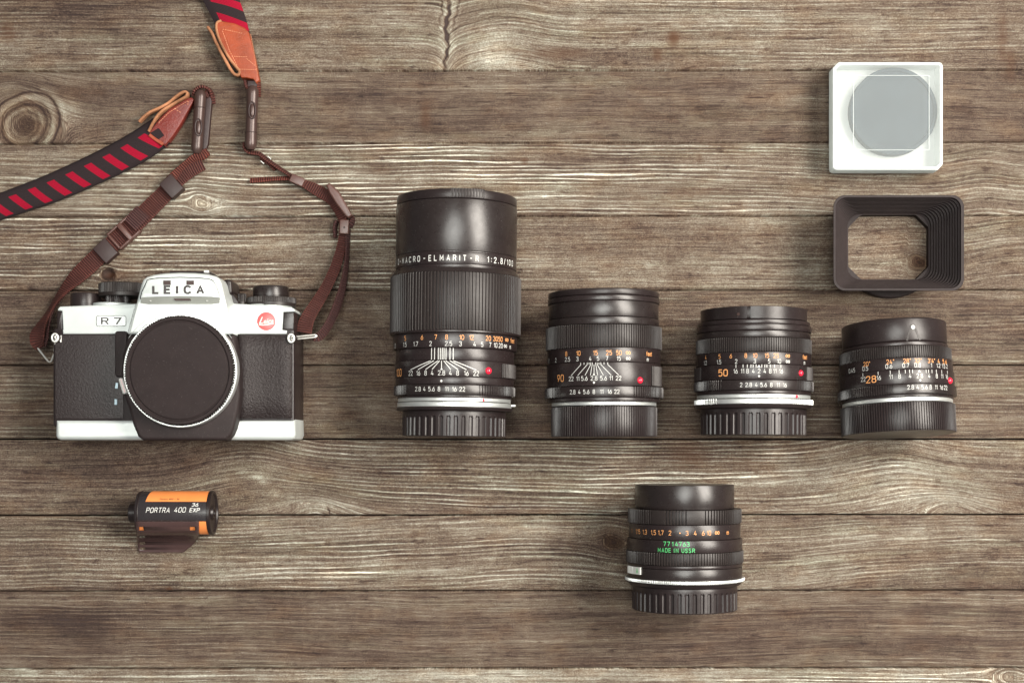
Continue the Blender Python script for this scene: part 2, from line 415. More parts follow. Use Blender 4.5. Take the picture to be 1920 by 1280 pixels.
def stroke_glyph(pts, hw, dz):
    closed = pts[-1] == 'c'
    P = [p for p in pts if p != 'c']; n = len(P); V = []; F = []
    for i in range(n):
        a = P[i-1] if (i or closed) else None; c = P[(i+1) % n] if (i < n-1 or closed) else None; p = P[i]
        def un(u, v):
            l = math.hypot(v[0]-u[0], v[1]-u[1]) or 1; return ((v[0]-u[0])/l, (v[1]-u[1])/l)
        d1 = un(a, p) if a else un(p, c); d2 = un(p, c) if c else un(a, p)
        nx, ny = -(d1[1]+d2[1]), d1[0]+d2[0]; l = math.hypot(nx, ny) or 1; nx /= l; ny /= l
        k = min(1.9, 1/max(0.35, nx*-d1[1]+ny*d1[0]))
        ex, ey = 0, 0
        if not a: ex, ey = -d1[0]*hw*0.3, -d1[1]*hw*0.3
        if not c: ex, ey = d1[0]*hw*0.3, d1[1]*hw*0.3
        V += [(p[0]+nx*hw*k+ex, p[1]+ny*hw*k+ey, dz), (p[0]-nx*hw*k+ex, p[1]-ny*hw*k+ey, dz)]
    m_ = n if closed else n-1
    for i in range(m_):
        j = (i+1) % n; F.append((2*i, 2*i+1, 2*j+1, 2*j))
    return V, F
def text_flat(s, h, xs=1.0, bold=0.0, shear=0.0, space=1.0, width=None, wt=0.40):
    V = []; F = []; x = 0; hw = wt+bold*8
    for ch in s:
        if ch == ' ': x += 3; continue
        wmax = 0; k_ = 0
        for st_ in GL[ch]:
            v, f = stroke_glyph(st_, hw, k_); k_ += 1
            wmax = max(wmax, max(p[0] for p in st_ if p != 'c'))
            F += [tuple(q+len(V) for q in ff) for ff in f]; V += [(a+x, b2, c) for a, b2, c in v]
        x += wmax+(1.25+2*hw*0.7)*space
    k = h/6; x0 = min(v[0] for v in V); x1 = max(v[0] for v in V)
    if width: xs = width/((x1-x0)*k)
    cx = (x0+x1)/2
    return [((a-cx)*k*xs+shear*(b2-3)*k, (b2-3)*k, c*0.06) for a, b2, c in V], F
def glyphs(s, shear=0.0):
    cu = bpy.data.curves.new('lettering_tmp', 'FONT'); cu.body = s; cu.offset = 0.012; cu.shear = shear; cu.resolution_u = 3
    o = bpy.data.objects.new('lettering_tmp', cu); C.objects.link(o)
    dg = bpy.context.evaluated_depsgraph_get(); dg.update()
    me = o.evaluated_get(dg).to_mesh()
    V = [(v.co.x, v.co.y) for v in me.vertices]; F = [tuple(p.vertices) for p in me.polygons]
    o.evaluated_get(dg).to_mesh_clear(); bpy.data.objects.remove(o); bpy.data.curves.remove(cu)
    return V, F
def text_script(s, h, width, shear):
    V, F = glyphs(s, shear); x0 = min(v[0] for v in V); x1 = max(v[0] for v in V); y0 = min(v[1] for v in V); y1 = max(v[1] for v in V)
    return [((x-(x0+x1)/2)*width/(x1-x0), (y-(y0+y1)/2)*h/(y1-y0), 0) for x, y in V], F
def text_plane(mb, s, px, py, z, h, deg=0, VF=None, **k):
    V, F = VF if VF else text_flat(s, h, **k); c, sn = math.cos(R(deg)), math.sin(R(deg)); kk = (H-z)/H
    o = PT(px, py, z)
    mb.add([(o[0]+(x*c-y*sn)*kk, o[1]+(x*sn+y*c)*kk, z+e) for x, y, e in V], F)

# ------------------------------------------------------------------ the lens builder
class Lens:
    def __init__(s, name, label, midx, hwmax, ymid, rz=0, tilt=0):
        s.zc = hwmax/(1+hwmax/H); s.X0 = (midx-CX)*(H-s.zc)/H
        yc = (CY-ymid)*(H-s.zc)/H
        s.root = thing(name, label, 'camera lens', (s.X0, yc, 0))
        s.root.rotation_euler = (R(tilt), 0, R(rz))
        if tilt: s.root.location.y += 2*s.zc*math.sin(R(tilt))*U
    def r(s, hw): return hw*(H-s.zc)/H
    def y(s, py, r): return (CY-py)*(H-s.zc-r)/H
    def phi(s, px, r):
        lo, hi = -1.45, 1.45
        for _ in range(40):
            m_ = (lo+hi)/2; x = s.X0+r*math.sin(m_); z = s.zc+r*math.cos(m_)
            if CX+x*H/(H-z) < px: lo = m_
            else: hi = m_
        return (lo+hi)/2
    def ring(s, name, p0, p1, hw, mat, hw1=None, ribs=None, ch=0.9, n=128, zones=None, solid0=False, solid1=False, parent=None, depth=1.3, inner=14):
        r0 = s.r(hw); r1 = s.r(hw1 if hw1 else hw)
        y0 = s.y(p0, r0); y1 = s.y(p1, r1)
        cent = lambda: None
        prof = []
        i0 = 0.01 if solid0 else r0-inner; i1 = 0.01 if solid1 else r1-inner
        prof += [(y0, i0), (y0, r0-ch), (y0-0.4*ch, r0-0.25*ch), (y0-ch, r0)]
        prof += [(y1+ch, r1), (y1+0.4*ch, r1-0.25*ch), (y1, r1-ch), (y1, i1)]
        mod = None
        if ribs:
            n = ribs*6
            zz = [(s.phi(a, r0) if a is not None else -9, s.phi(b, r0) if b is not None else 9) for a, b in zones] if zones else None
            def mod(p, k, a):
                if k < 1 or k > 6: return 0
                if k in (1, 6): return -0.2
                q = p if p <= PI else p-2*PI
                if zz and not any(a_ <= q <= b_ for a_, b_ in zz): return 0
                t = (p/(2*PI)*ribs) % 1.0
                return -depth if t < 0.42 else 0
        V, F = lathe(s.X0, 0, s.zc, prof, n, 'y', mod, closed=not (solid0 or solid1))
        o = obj(name, V, F, mat, parent or s.root, ang=28); recalc(o); return o
    def arc_block(s, name, p0, p1, hw, pxa, pxb, mat, parent=None, ribs=0, depth=1.2, inner=5):
        r1 = s.r(hw); r0 = r1-inner; y0, y1 = s.y(p0, r1), s.y(p1, r1)
        fa = s.phi(pxa, r1) if pxa else -2.0; fb = s.phi(pxb, r1) if pxb else 2.0
        K = max(6, int((fb-fa)*r1/1.3)); V = []; F = []
        for i in range(K+1):
            f = fa+(fb-fa)*i/K
            g = -depth if (ribs and i % 4 in (0, 1) and 0 < i < K) else 0
            for y in (y0, y1):
                for q in (r1+g, r0): V.append((s.X0+q*math.sin(f), y, s.zc+q*math.cos(f)))
        for i in range(K):
            a, c = 4*i, 4*(i+1); F += [(a, a+2, c+2, c), (a+1, c+1, c+3, a+3), (a, c, c+1, a+1), (a+2, a+3, c+3, c+2)]
        F += [(0, 1, 3, 2), (4*K, 4*K+2, 4*K+3, 4*K+1)]
        return recalc(obj(name, V, F, mat, parent or s.root, ang=20))
    def eos_cap(s, p0, p1, hw, top, N=44):
        # mount cap with long grooves rounded at their front end
        r0 = s.r(hw); y0 = s.y(p0, r0); y1 = s.y(p1, r0); yt = s.y(top, r0); yb = s.y(p1-2.5, r0)
        rows = [(y0, 0.01), (y0, r0-1.5), (y0-1.0, r0-0.3), (y0-1.8, r0)]
        K = 16
        yy = [yt+3, yt+1.5] + [yt-(k/6)*7 for k in range(7)] + [yt-7-(yt-7-yb)*k/6 for k in range(1, 7)]
        rows += [(a, r0) for a in yy if a < y0-1.8] + [(yb-0.4, r0), (yb-0.5, r0), (y1+1.2, r0), (y1+0.4, r0-0.6), (y1, r0-2), (y1, r0-2.01)]
        rows += [(y1, 0.01)]
        per = 2*PI*r0/N
        def mod(p, k, a):
            if a > yt or a < yb-0.45: return 0
            t = (p/(2*PI)*N) % 1.0-0.5; x = abs(t)*per; hwid = per*0.24
            cy_ = yt-hwid
            if a > cy_: d = math.hypot(x, a-cy_)-hwid
            else: d = x-hwid
            return -2.4*min(1, max(0, -d/0.9))
        V, F = lathe(s.X0, 0, s.zc, rows, N*14, 'y', mod)
        o = obj('rear_cap', V, F, M['plastic'], s.root, ang=40); recalc(o); return o
    def put(s, mb, V, F, phc, yc, r):
        V = [v if len(v) == 3 else (v[0], v[1], 0) for v in V]
        mb.add([(s.X0+(r+e)*math.sin(phc+x/r), yc+y, s.zc+(r+e)*math.cos(phc+x/r)) for x, y, e in V], F)
    def marks(s, name, hw, items, mat, h=7.5, py=None, xs=0.80, bold=0.0, e=0.35, parent=None):
        r = s.r(hw)+e; mb = MB()
        for it in items:
            tx, px = it[0], it[1]; p = it[2] if len(it) > 2 else py
            ph = s.phi(px, r); k = (H-s.zc-r)/H
            hh = h*k; q = tx
            if tx == '∞':   # lying eight
                V = []; F = []; w_ = hh*0.95; t_ = hh*0.13; nn = 40
                for i in range(nn):
                    a = 2*PI*i/nn; d = 1+math.sin(a)**2
                    x = math.cos(a)/d; y = math.sin(a)*math.cos(a)/d
                    a2 = a+0.01; d2 = 1+math.sin(a2)**2
                    tx_, ty_ = math.cos(a2)/d2-x, math.sin(a2)*math.cos(a2)/d2-y
                    l = math.hypot(tx_*w_*0.5, ty_*hh) or 1
                    nx, ny = -ty_*hh/l, tx_*w_*0.5/l
                    X, Y = x*w_*0.6, y*hh*0.9
                    V += [(X+nx*t_*0.6, Y+ny*t_*0.6), (X-nx*t_*0.6, Y-ny*t_*0.6)]
                for i in range(nn):
                    j = (i+1) % nn; F.append((2*i, 2*j, 2*j+1, 2*i+1))
            elif tx == '•':
                V = [(0, 0)]+[(hh*math.cos(i*PI/10), hh*math.sin(i*PI/10)) for i in range(20)]
                F = [(0, i+1, (i+1) % 20+1) for i in range(20)]
            elif tx == '^':
                V = [(-hh*0.62, -hh/2), (hh*0.62, -hh/2), (0, hh/2)]; F = [(0, 1, 2)]
            else: V, F = text_flat(tx, hh, xs=xs, bold=bold)
            s.put(mb, V, F, ph, s.y(p, r), r)
        return mb.build(name, mat, parent or s.root, smooth=False)
    def lines(s, name, hw, segs, mat, w_=1.3, e=0.4, parent=None):
        r = s.r(hw)+e; mb = MB()
        for (xa, ya, xb, yb) in segs:
            pa, pb = s.phi(xa, r)*r, s.phi(xb, r)*r; Ya, Yb = s.y(ya, r), s.y(yb, r)
            dx, dy = pb-pa, Yb-Ya; l = math.hypot(dx, dy); nx, ny = -dy/l*w_/2, dx/l*w_/2
            V = []; F = []; K = 6
            for i in range(K+1):
                t = i/K; V += [(pa+dx*t+nx, Ya+dy*t+ny), (pa+dx*t-nx, Ya+dy*t-ny)]
            F = [(2*i, 2*i+1, 2*i+3, 2*i+2) for i in range(K)]
            s.put(mb, V, F, 0, 0, r)
        return mb.build(name, mat, parent or s.root, smooth=False)
    def bead(s, px, py, hw, rad, mat=None, name='red_index_bead'):
        r = s.r(hw); ph = s.phi(px, r); yc = s.y(py, r)
        c = (s.X0+(r-rad*0.25)*math.sin(ph), yc, s.zc+(r-rad*0.25)*math.cos(ph))
        prof = [(c[1]+rad*math.cos(a), max(0.01, rad*math.sin(a))) for a in [PI*k/12 for k in range(13)]]
        V, F = lathe(c[0], 0, c[2], prof, 24, 'y')
        recalc(obj(name, V, F, mat or M['red_dot'], s.root, ang=80))

# ------------------------------------------------------------------ THE TABLE (structure)
m, nt, b = newmat('weathered_wood')
def attr(n_):
    a = nd(nt, 'ShaderNodeAttribute'); a.attribute_name = n_; return a.outputs['Fac']
G = attr('grain'); X = attr('along'); SD = attr('seed'); TONE = attr('tone'); RID = attr('ridge'); KN = attr('knot'); STN = attr('stain')
def vec(su, sv, off=0.0):
    c = nd(nt, 'ShaderNodeCombineXYZ')
    nt.links.new(math_(nt, 'MULTIPLY', X, su), c.inputs[0]); nt.links.new(math_(nt, 'MULTIPLY', G, sv), c.inputs[1])
    nt.links.new(math_(nt, 'ADD', SD, off), c.inputs[2]); return c.outputs[0]
def cen(x, k): return math_(nt, 'MULTIPLY', math_(nt, 'SUBTRACT', x, 0.5), k)
nb1 = noise(nt, vec(0.0016, 0.035), 1, 3, 0.55)          # broad bands
nb2 = noise(nt, vec(0.0042, 0.30, 11), 1, 6, 0.72)        # growth rings
nb3 = noise(nt, vec(0.026, 1.45, 23), 1, 3, 0.75)        # fibres
nb4 = noise(nt, vec(0.50, 0.80, 37), 1, 2, 0.7)          # grit
nb7 = noise(nt, vec(0.008, 0.62, 43), 1, 2, 0.5)         # thin dark pores lines
nb5 = noise(nt, vec(0.014, 0.020, 51), 1, 5, 0.65)        # patches
nb6 = noise(nt, vec(0.11, 0.10, 57), 1, 3, 0.6)
wph = noise(nt, vec(0.0020, 0.022, 63), 1, 4, 0.55)
wamp = noise(nt, vec(0.0038, 0.045, 77), 1, 3, 0.5)
wph2 = math_(nt, 'ADD', math_(nt, 'MULTIPLY', wph, 24), math_(nt, 'MULTIPLY', nb3, 1.6))
wave = math_(nt, 'SINE', math_(nt, 'ADD', math_(nt, 'MULTIPLY', G, 2*PI/8.0), wph2))
wave2 = math_(nt, 'POWER', math_(nt, 'MULTIPLY_ADD', wave, 0.5, 0.5), 3.2)
wmask = math_(nt, 'MULTIPLY', math_(nt, 'MULTIPLY_ADD', wamp, 3.4, -1.15, clamp=True), RID)
ridge = math_(nt, 'MULTIPLY', math_(nt, 'SUBTRACT', wave2, 0.16), math_(nt, 'MULTIPLY', wmask, math_(nt, 'MULTIPLY_ADD', nb4, 1.2, 0.4)))
val = math_(nt, 'ADD', 0.445, TONE)
for t in (cen(nb1, 0.55), cen(nb2, 0.80), cen(nb3, 1.0), cen(nb4, 1.15), cen(nb5, 0.50), cen(nb6, 0.20), math_(nt, 'MULTIPLY', ridge, 0.68)):
    val = math_(nt, 'ADD', val, t)
# cracks following the grain
nc = noise(nt, vec(0.0042, 0.20, 91), 1, 2, 0.5)
ncm = noise(nt, vec(0.006, 0.02, 97), 1, 2, 0.5)
crack = math_(nt, 'SUBTRACT', 1.0, math_(nt, 'MULTIPLY', math_(nt, 'ABSOLUTE', math_(nt, 'SUBTRACT', nc, 0.5)), 85, clamp=True))
crack = math_(nt, 'MULTIPLY', crack, math_(nt, 'MULTIPLY_ADD', ncm, 6, -2.7, clamp=True))
val = math_(nt, 'SUBTRACT', val, math_(nt, 'MULTIPLY', crack, 0.30))
pore = math_(nt, 'MULTIPLY', math_(nt, 'MULTIPLY_ADD', nb7, 12, -7.3, clamp=True), 0.20)
val = math_(nt, 'SUBTRACT', val, pore)
# short dark flecks
nf = noise(nt, vec(0.030, 0.13, 113), 1, 3, 0.6)
fleck = math_(nt, 'MULTIPLY', math_(nt, 'MULTIPLY_ADD', nf, 9, -5.45, clamp=True), 0.24)
nf2 = noise(nt, vec(0.013, 0.085, 171), 1, 4, 0.65)
blotch = math_(nt, 'MULTIPLY', math_(nt, 'MULTIPLY_ADD', nf2, 8, -4.75, clamp=True), math_(nt, 'MULTIPLY_ADD', nb4, 0.30, 0.03))
val = math_(nt, 'SUBTRACT', val, blotch)
val = math_(nt, 'SUBTRACT', val, fleck, clamp=True)
col = ramp(nt, val, [(0.0, (0.042, 0.027, 0.024)), (0.20, (0.100, 0.065, 0.053)), (0.42, (0.202, 0.142, 0.106)),
                     (0.60, (0.322, 0.257, 0.192)), (0.80, (0.505, 0.46, 0.375)), (1.0, (0.78, 0.76, 0.655))])
warm = noise(nt, vec(0.012, 0.03, 131), 1, 4, 0.6)
col = mixc(nt, math_(nt, 'MULTIPLY_ADD', warm, 2.4, -1.15, clamp=True), col, mixc(nt, 1.0, col, (0.98, 0.80, 0.66), 'MULTIPLY'))
cool = noise(nt, vec(0.004, 0.03, 151), 1, 3, 0.6)
col = mixc(nt, math_(nt, 'MULTIPLY_ADD', cool, 2.0, -1.0, clamp=True), col, mixc(nt, 1.0, col, (0.88, 1.0, 0.92), 'MULTIPLY'))
sn_ = math_(nt, 'MULTIPLY', STN, math_(nt, 'MULTIPLY_ADD', nb4, 1.6, 0.1, clamp=True))
col = mixc(nt, sn_, col, (0.145, 0.060, 0.028))
col = mixc(nt, math_(nt, 'MULTIPLY', KN, 0.85), col, mixc(nt, 1.0, col, (0.62, 0.44, 0.28), 'MULTIPLY'))
nt.links.new(col, b.inputs['Base Color'])
b.inputs['Roughness'].default_value = 0.72; b.inputs['Specular IOR Level'].default_value = 0.25
bn = nd(nt, 'ShaderNodeBump'); bn.inputs['Strength'].default_value = 0.85; bn.inputs['Distance'].default_value = 0.0021
nt.links.new(val, bn.inputs['Height']); nt.links.new(bn.outputs[0], b.inputs['Normal'])
M['wood'] = m

seams = [(-285, -286), (-143, -144), (-1, -3), (134, 131), (270, 266), (406, 404), (544, 543), (684, 684), (823, 823), (966, 964), (1108, 1106), (1253, 1251), (1396, 1395), (1540, 1540)]
# knots: x, y, radius, stretch along x, knot darkness, owner plank index (y range)
knots = [(46, 236, 60, 1.15, 0.35, 3), (378, 382, 15, 1.2, 0.5, 4), (203, 516, 12, 1.2, 1.0, 5),
         (1722, 492, 15, 1.2, 0.9, 5), (605, 982, 40, 1.8, 0.0, 8), (1800, 982, 42, 1.7, 0.0, 8), (1150, 1016, 15, 1.3, 0.9, 9),
         (1905, 1270, 18, 2.4, 0.2, 11), (-260, 760, 18, 1.4, 0.8, 7), (2250, 600, 20, 1.4, 0.8, 6), (1390, -60, 18, 1.5, 0.8, 1), (190, 300, 1, 1, 0, 99)]
# tone blobs: x, y, sx, sy, amp  (weathering / wear patches with their own shape)
blobs = [(925, 100, 46, 36, 0.30), (900, 70, 120, 60, 0.08), (760, 95, 90, 30, 0.08), (455, 884, 13, 6, 0.2), (478, 893, 13, 6, 0.28), (494, 903, 12, 7, 0.28), (515, 925, 14, 8, 0.2), (600, 950, 45, 18, 0.18), (1000, 40, 500, 60, 0.05), (1500, 100, 350, 40, 0.05), (400, 385, 40, 20, 0.34), (350, 375, 30, 14, 0.15), (520, 930, 75, 34, 0.10), (600, 952, 90, 12, 0.12),
         (1730, 925, 110, 32, 0.18), (1000, 345, 700, 60, 0.10), (600, 470, 300, 50, 0.10), (1750, 1010, 260, 26, 0.16), (700, 1075, 620, 22, 0.14),
         (130, 1165, 70, 40, -0.22), (30, 1160, 35, 22, -0.18), (300, 1180, 300, 70, -0.10), (1150, 1268, 1200, 14, 0.18), (300, 30, 380, 40, -0.02),
         (1500, 880, 300, 30, 0.10), (1250, 850, 40, 20, -0.16), (200, 700, 200, 200, -0.07), (40, 470, 120, 50, 0.04), 
         (125, 205, 22, 30, 0.16), (203, 515, 13, 13, -0.42), (1722, 492, 15, 15, -0.30), (700, 200, 300, 60, -0.08), (1200, 200, 300, 50, -0.03),
         (150, 20, 120, 30, -0.10), (870, 1000, 120, 20, 0.05), (510, 1120, 120, 40, -0.05), (1150, 1016, 26, 16, -0.26), (1110, 1000, 70, 40, -0.10), (1500, 1200, 500, 60, -0.05),
         (1600, 60, 350, 60, 0.02), (1120, 105, 90, 14, -0.18), (1310, 1000, 20, 8, -0.1), (1640, 1165, 180, 12, -0.12), (1450, 1045, 30, 6, -0.2), (320, 915, 180, 60, -0.06), (100, 900, 180, 60, -0.10)]
stains = [(1263, 72, 12, 16, 0.9), (1233, 103, 9, 12, 0.6), (1880, 70, 10, 50, 0.5), (1895, 120, 9, 30, 0.4), (1290, 858, 42, 26, 0.5), (1045, 100, 60, 10, 0.5),
          (310, 303, 9, 5, 0.5), (984, 302, 7, 7, 0.7), (1312, 296, 5, 8, 0.5), (1400, 870, 60, 18, 0.25), (720, 320, 20, 5, 0.3), (797, 220, 10, 26, 0.5), (317, 1103, 6, 4, 0.8), (15, 60, 16, 20, 0.6),
          (560, 460, 40, 10, 0.2), (1320, 360, 60, 10, 0.25), (230, 515, 30, 7, 0.5), (120, 560, 60, 8, 0.2)]
planktone = [0, 0, 0.015, -0.045, 0.03, 0.02, -0.055, -0.05, 0.01, 0.015, -0.035, 0.10, 0, 0]
plankridge = [0.5, 0.5, 0.55, 0.15, 1.0, 0.85, 0.45, 0.55, 0.85, 0.85, 0.38, 0.8, 0.5, 0.5]
table = thing('tabletop', 'weathered grey brown plank tabletop under all the gear', 'table', (0, 0, 0), kind='structure')
rng = np.random.RandomState(5)
def fade_noise(x, k, ph):      # smooth wandering of grain lines along x
    return sum(a*np.sin(x*f+p+ph) for a, f, p in ((2.6, 0.0021, 0.4), (1.6, 0.0047, 1.9), (0.8, 0.0113, 4.0), (0.35, 0.029, 2.2)))
def plank(i, ya, yb):
    x0, x1 = -520.0, 2440.0
    xs = np.concatenate([np.arange(x0, -40, 16), np.arange(-40, 1960, 4.0), np.arange(1960, x1+1, 16)])
    for a_, b_ in {2: [(815, 865)], 3: [(-20, 150)], 8: [(430, 660)]}.get(i, []):
        xs = np.concatenate([xs[xs < a_], np.arange(a_, b_, 1.3 if i != 8 else 2.5), xs[xs >= b_]])
    gap = 1.7
    tl = [0.0, 0.008, 0.02, 0.04] + list(np.linspace(0.06, 0.94, 84 if i == 3 else 46)) + [0.96, 0.98, 0.992, 1.0]
    T = np.array(tl); Xg, Tg = np.meshgrid(xs, T, indexing='ij')
    fx = (Xg)/1920.0
    top = ya[0]+(ya[1]-ya[0])*fx; bot = yb[0]+(yb[1]-yb[0])*fx
    wob = 0.5*np.sin(Xg*0.011+i*2.1)+0.35*np.sin(Xg*0.037+i)+0.25*np.sin(Xg*0.09+i*3)
    top = top+gap+wob*0.5; bot = bot-gap+0.5*np.sin(Xg*0.013+i*1.3)*0.5
    Yg = top+(bot-top)*Tg
    # grain coordinate
    g = Yg+fade_noise(Xg, i, i*1.7)*(1.0+0.8*math.sin(i*5.1))
    if i == 5: g = g - 14*np.exp(-((Xg-1840)/70)**2)*0 + 7*np.tanh((Xg-1850)/40)*(Xg > 1700)
    if i == 4: g = g + 10*np.exp(-((Xg-1840)/55)**2)
    if i == 9: g = g + 12*np.tanh((Xg-1560)/200)*(Tg-0.2)
    sg = lambda q: 1/(1+np.exp(-q))
    if i == 2:
        g = g - 24*np.exp(-np.abs(Xg-838)/15)*(0.4+Tg) + 16*np.exp(-((Xg-950)/75)**2)
    if i == 8:
        g = g + 38*(sg((Xg-385)/45)-sg((Xg-530)/34))*(1.15-0.5*Tg) + 36*(sg((Xg-1600)/55)-sg((Xg-1735)/32))*(1.15-0.5*Tg)
    if i == 9:
        g = g + 24*(sg((Xg-830)/95)-sg((Xg-1160)/50))+14*sg((Xg-1500)/90)
    if i == 10: g = g + 14*sg((Xg-1350)/160)-10*sg((Xg-600)/150)
    kn = np.zeros_like(g)
    for kx, ky, a, st, dk, own in knots:
        if own != i and not (a > 40 and own == i-1 and False): continue
        dx = (Xg-kx)/st; dy = Yg-ky; r2 = dx*dx+dy*dy; r = np.sqrt(r2)+1e-6
        ang = np.arctan2(dy, dx)
        aw = a*(1+0.10*np.sin(2*ang+0.6)+0.06*np.sin(3*ang+1.1))
        rr = np.maximum(r, aw)
        fall = np.exp(-(r/(a*5.5))**2)
        out = -dy*(aw**2)/(rr**2)*fall
        ins = r < aw
        g = np.where(ins, ky+(aw-r)*1.0+(g-Yg)*0.2, g+out*1.0)
        kn = np.maximum(kn, dk*np.clip(1.15-r/aw, 0, 1)**0.6)
    tone = np.full_like(g, planktone[i])
    tone += 0.03*np.sin(Xg*0.003+i*2.0)+0.02*np.sin(Xg*0.011+i)
    for bx, by, sx, sy, am in blobs:
        tone += am*np.exp(-((Xg-bx)/sx)**2-((Yg-by)/sy)**2)
    if i == 3:     # the large ring knot
        r_ = np.hypot((Xg-46)/1.15, (Yg-236)*1.0); an = np.arctan2(Yg-236, Xg-46); r_ = r_*(1+0.09*np.sin(2*an+0.5)+0.025*np.sin(3*an+1)+0.01*np.sin(9*an))
        tone += 0.26*np.exp(-((r_-50)/6)**2) - 0.42*np.exp(-((r_-59.5)/1.9)**2) + 0.16*np.exp(-((r_-67)/5)**2)*(np.cos(an-0.2) > 0.2)
        tone += 0.20*np.exp(-((r_-30)/3)**2) - 0.30*np.exp(-((r_-38)/2.5)**2) - 0.22*np.exp(-(r_/20)**2) + 0.15*np.exp(-((r_-20)/2)**2)-0.2*np.exp(-((r_-44)/1.5)**2)
    if i == 2:     # split knot with an open crack
        cx_ = 838+3*np.sin(Yg*0.09)+1.5*np.sin(Yg*0.31)-0.03*(Yg-60)
        wd = np.where(Yg < 75, 3.4, 1.8)+1.0*np.sin(Yg*0.2)
        tone -= 0.75*np.exp(-((Xg-cx_)/wd)**2)*sg((Yg-8)/4)*sg((124-Yg)/4)
        tone += 0.22*np.exp(-((Xg-cx_)/15)**2)*(np.abs(Xg-cx_) > 4)
        tone -= 0.35*np.exp(-((Xg-cx_-14-8*np.exp(-Yg/12))/1.6)**2)*sg((52-Yg)/5)
        tone -= 0.35*np.exp(-((Xg-cx_+13)/1.6)**2)*sg((45-Yg)/5)
    if i == 8:
        tone -= 0.7*np.exp(-((Xg-616-0.35*(Yg-955))/1.8)**2)*sg((Yg-951)/2)*sg((962-Yg)/2)
    stn = np.zeros_like(g)
    for bx, by, sx, sy, am in stains:
        stn = np.maximum(stn, am*np.exp(-(((Xg-bx)/sx)**2+((Yg-by)/sy)**2)**1.5))
    rid = plankridge[i]*(0.75+0.35*np.sin(Xg*0.0035+i*1.3))
    if i == 4: rid = rid*1.15
    if i == 5: rid = np.where(Xg < 1000, rid*1.25, rid*0.6)
    if i == 6: rid = rid*0.8
    z = np.zeros_like(g)
    e = np.minimum(Yg-top, bot-Yg)
    z = -1.6*np.exp(-(e/1.1)**2)-0.5*np.exp(-(e/3.5)**2)
    hole = np.zeros_like(g)
    if i == 5:
        hr = np.hypot((Xg-203)/1.05, Yg-513); z -= 9*(1/(1+np.exp((hr-9)/1.2)))
        tone -= 0.5*(hr < 9)
    nx, ny = Xg.shape
    V = np.stack([(Xg-CX)*U, (CY-Yg)*U, z*U], -1).reshape(-1, 3)
    idx = np.arange(nx*ny).reshape(nx, ny)
    F = np.stack([idx[:-1, :-1], idx[:-1, 1:], idx[1:, 1:], idx[1:, :-1]], -1).reshape(-1, 4)
    nb = len(V)
    # sides and underside
    per = list(idx[:, 0])+list(idx[-1, 1:])+list(idx[::-1, -1][1:])+list(idx[0, ::-1][1:-1])
    low = V[per].copy(); low[:, 2] = -70*U
    V = np.concatenate([V, low]); n = len(per)
    F = [tuple(int(q) for q in f) for f in F] + [(int(per[k]), int(per[(k+1) % n]), nb+(k+1) % n, nb+k) for k in range(n)] + [tuple(nb+k for k in range(n))]
    me = bpy.data.meshes.new('plank'); me.from_pydata(V.tolist(), [], F); me.update()
    for nm, arr in (('grain', g), ('along', Xg), ('seed', np.full_like(g, i*7.3)), ('tone', tone), ('ridge', rid), ('knot', kn), ('stain', stn)):
        at = me.attributes.new(nm, 'FLOAT', 'POINT')
        a_ = np.concatenate([arr.reshape(-1), arr.reshape(-1)[per]]).astype(np.float32)
        at.data.foreach_set('value', a_)
    me.materials.append(M['wood']); me.shade_smooth(); me.set_sharp_from_angle(angle=R(50))
    o = bpy.data.objects.new('plank', me); C.objects.link(o); o.parent = table
    recalc(o)
for i in range(len(seams)-1): plank(i, seams[i], seams[i+1])
mb = MB(); 
mb.add([(-1470, -700, -74), (1470, -700, -74), (1470, 1120, -74), (-1470, 1120, -74), (-1470, -700, -110), (1470, -700, -110), (1470, 1120, -110), (-1470, 1120, -110)],
       [(0, 1, 2, 3), (7, 6, 5, 4), (0, 4, 5, 1), (1, 5, 6, 2), (2, 6, 7, 3), (3, 7, 4, 0)])
recalc(mb.build('gap_backing', M['gap_backing'], table, smooth=False))  # unseen dark sheet added below the planks to keep the gaps dark

# ------------------------------------------------------------------ FILM CAMERA
org = PT(335, 700, 0); camo = thing('film_camera', 'silver and black film camera lying on its back with a black body cap', 'camera', org)
ZB = 113
body = sl('body', rrect(99, 615, 552, 800, 6), 0, ZB-1.5, M['plastic'], camo, 4)
sl('leatherette', [(103, 627), (222, 627), (222, 640), (232, 660), (232, 785), (103, 785)], 40, ZB, M['leatherette_smooth'], camo, 1.2)
# right leather with a soft swelling grip
gx = [(440, ZB-2), (446, ZB+6), (452, ZB+9), (462, ZB+8), (476, ZB+4), (500, ZB+2), (525, ZB+4), (538, ZB+4), (546, ZB+1), (551, ZB-6), (554, ZB-18), (554.5, 40)]
V = []; F = []
ys = [627, 629, 660, 700, 740, 783, 785]
for x, z in gx:
    for k, y in enumerate(ys): V.append(PT(x, y, z-(2.5 if k in (0, len(ys)-1) else 0)))
n = len(ys)
for a in range(len(gx)-1):
    for k in range(n-1): F.append((a*n+k, a*n+k+1, (a+1)*n+k+1, (a+1)*n+k))
V += [(v[0], v[1], 38) for v in V[:]]
N0 = len(gx)*n
for a in range(len(gx)-1):
    for k in (0, n-1): F.append((a*n+k, (a+1)*n+k, N0+(a+1)*n+k, N0+a*n+k))
recalc(obj('leather_grip', V, F, M['leatherette'], camo, ang=60))
tp = sl('top_plate', [(108, 579), (112, 574.5), (150, 573), (255, 569), (439, 569), (500, 572), (546, 575.5), (552, 579), (553, 584), (531, 585), (529, 618), (538, 619.5), (537, 626), (118, 626), (117, 618), (118, 617.5), (116, 583), (108, 582)], 14, ZB+1, M['silver'], camo, 2.2)
sl('shoulder_insert', rrect(106.5, 583, 117.6, 619, 2), 10, ZB-2, M['plastic'], camo, 2)
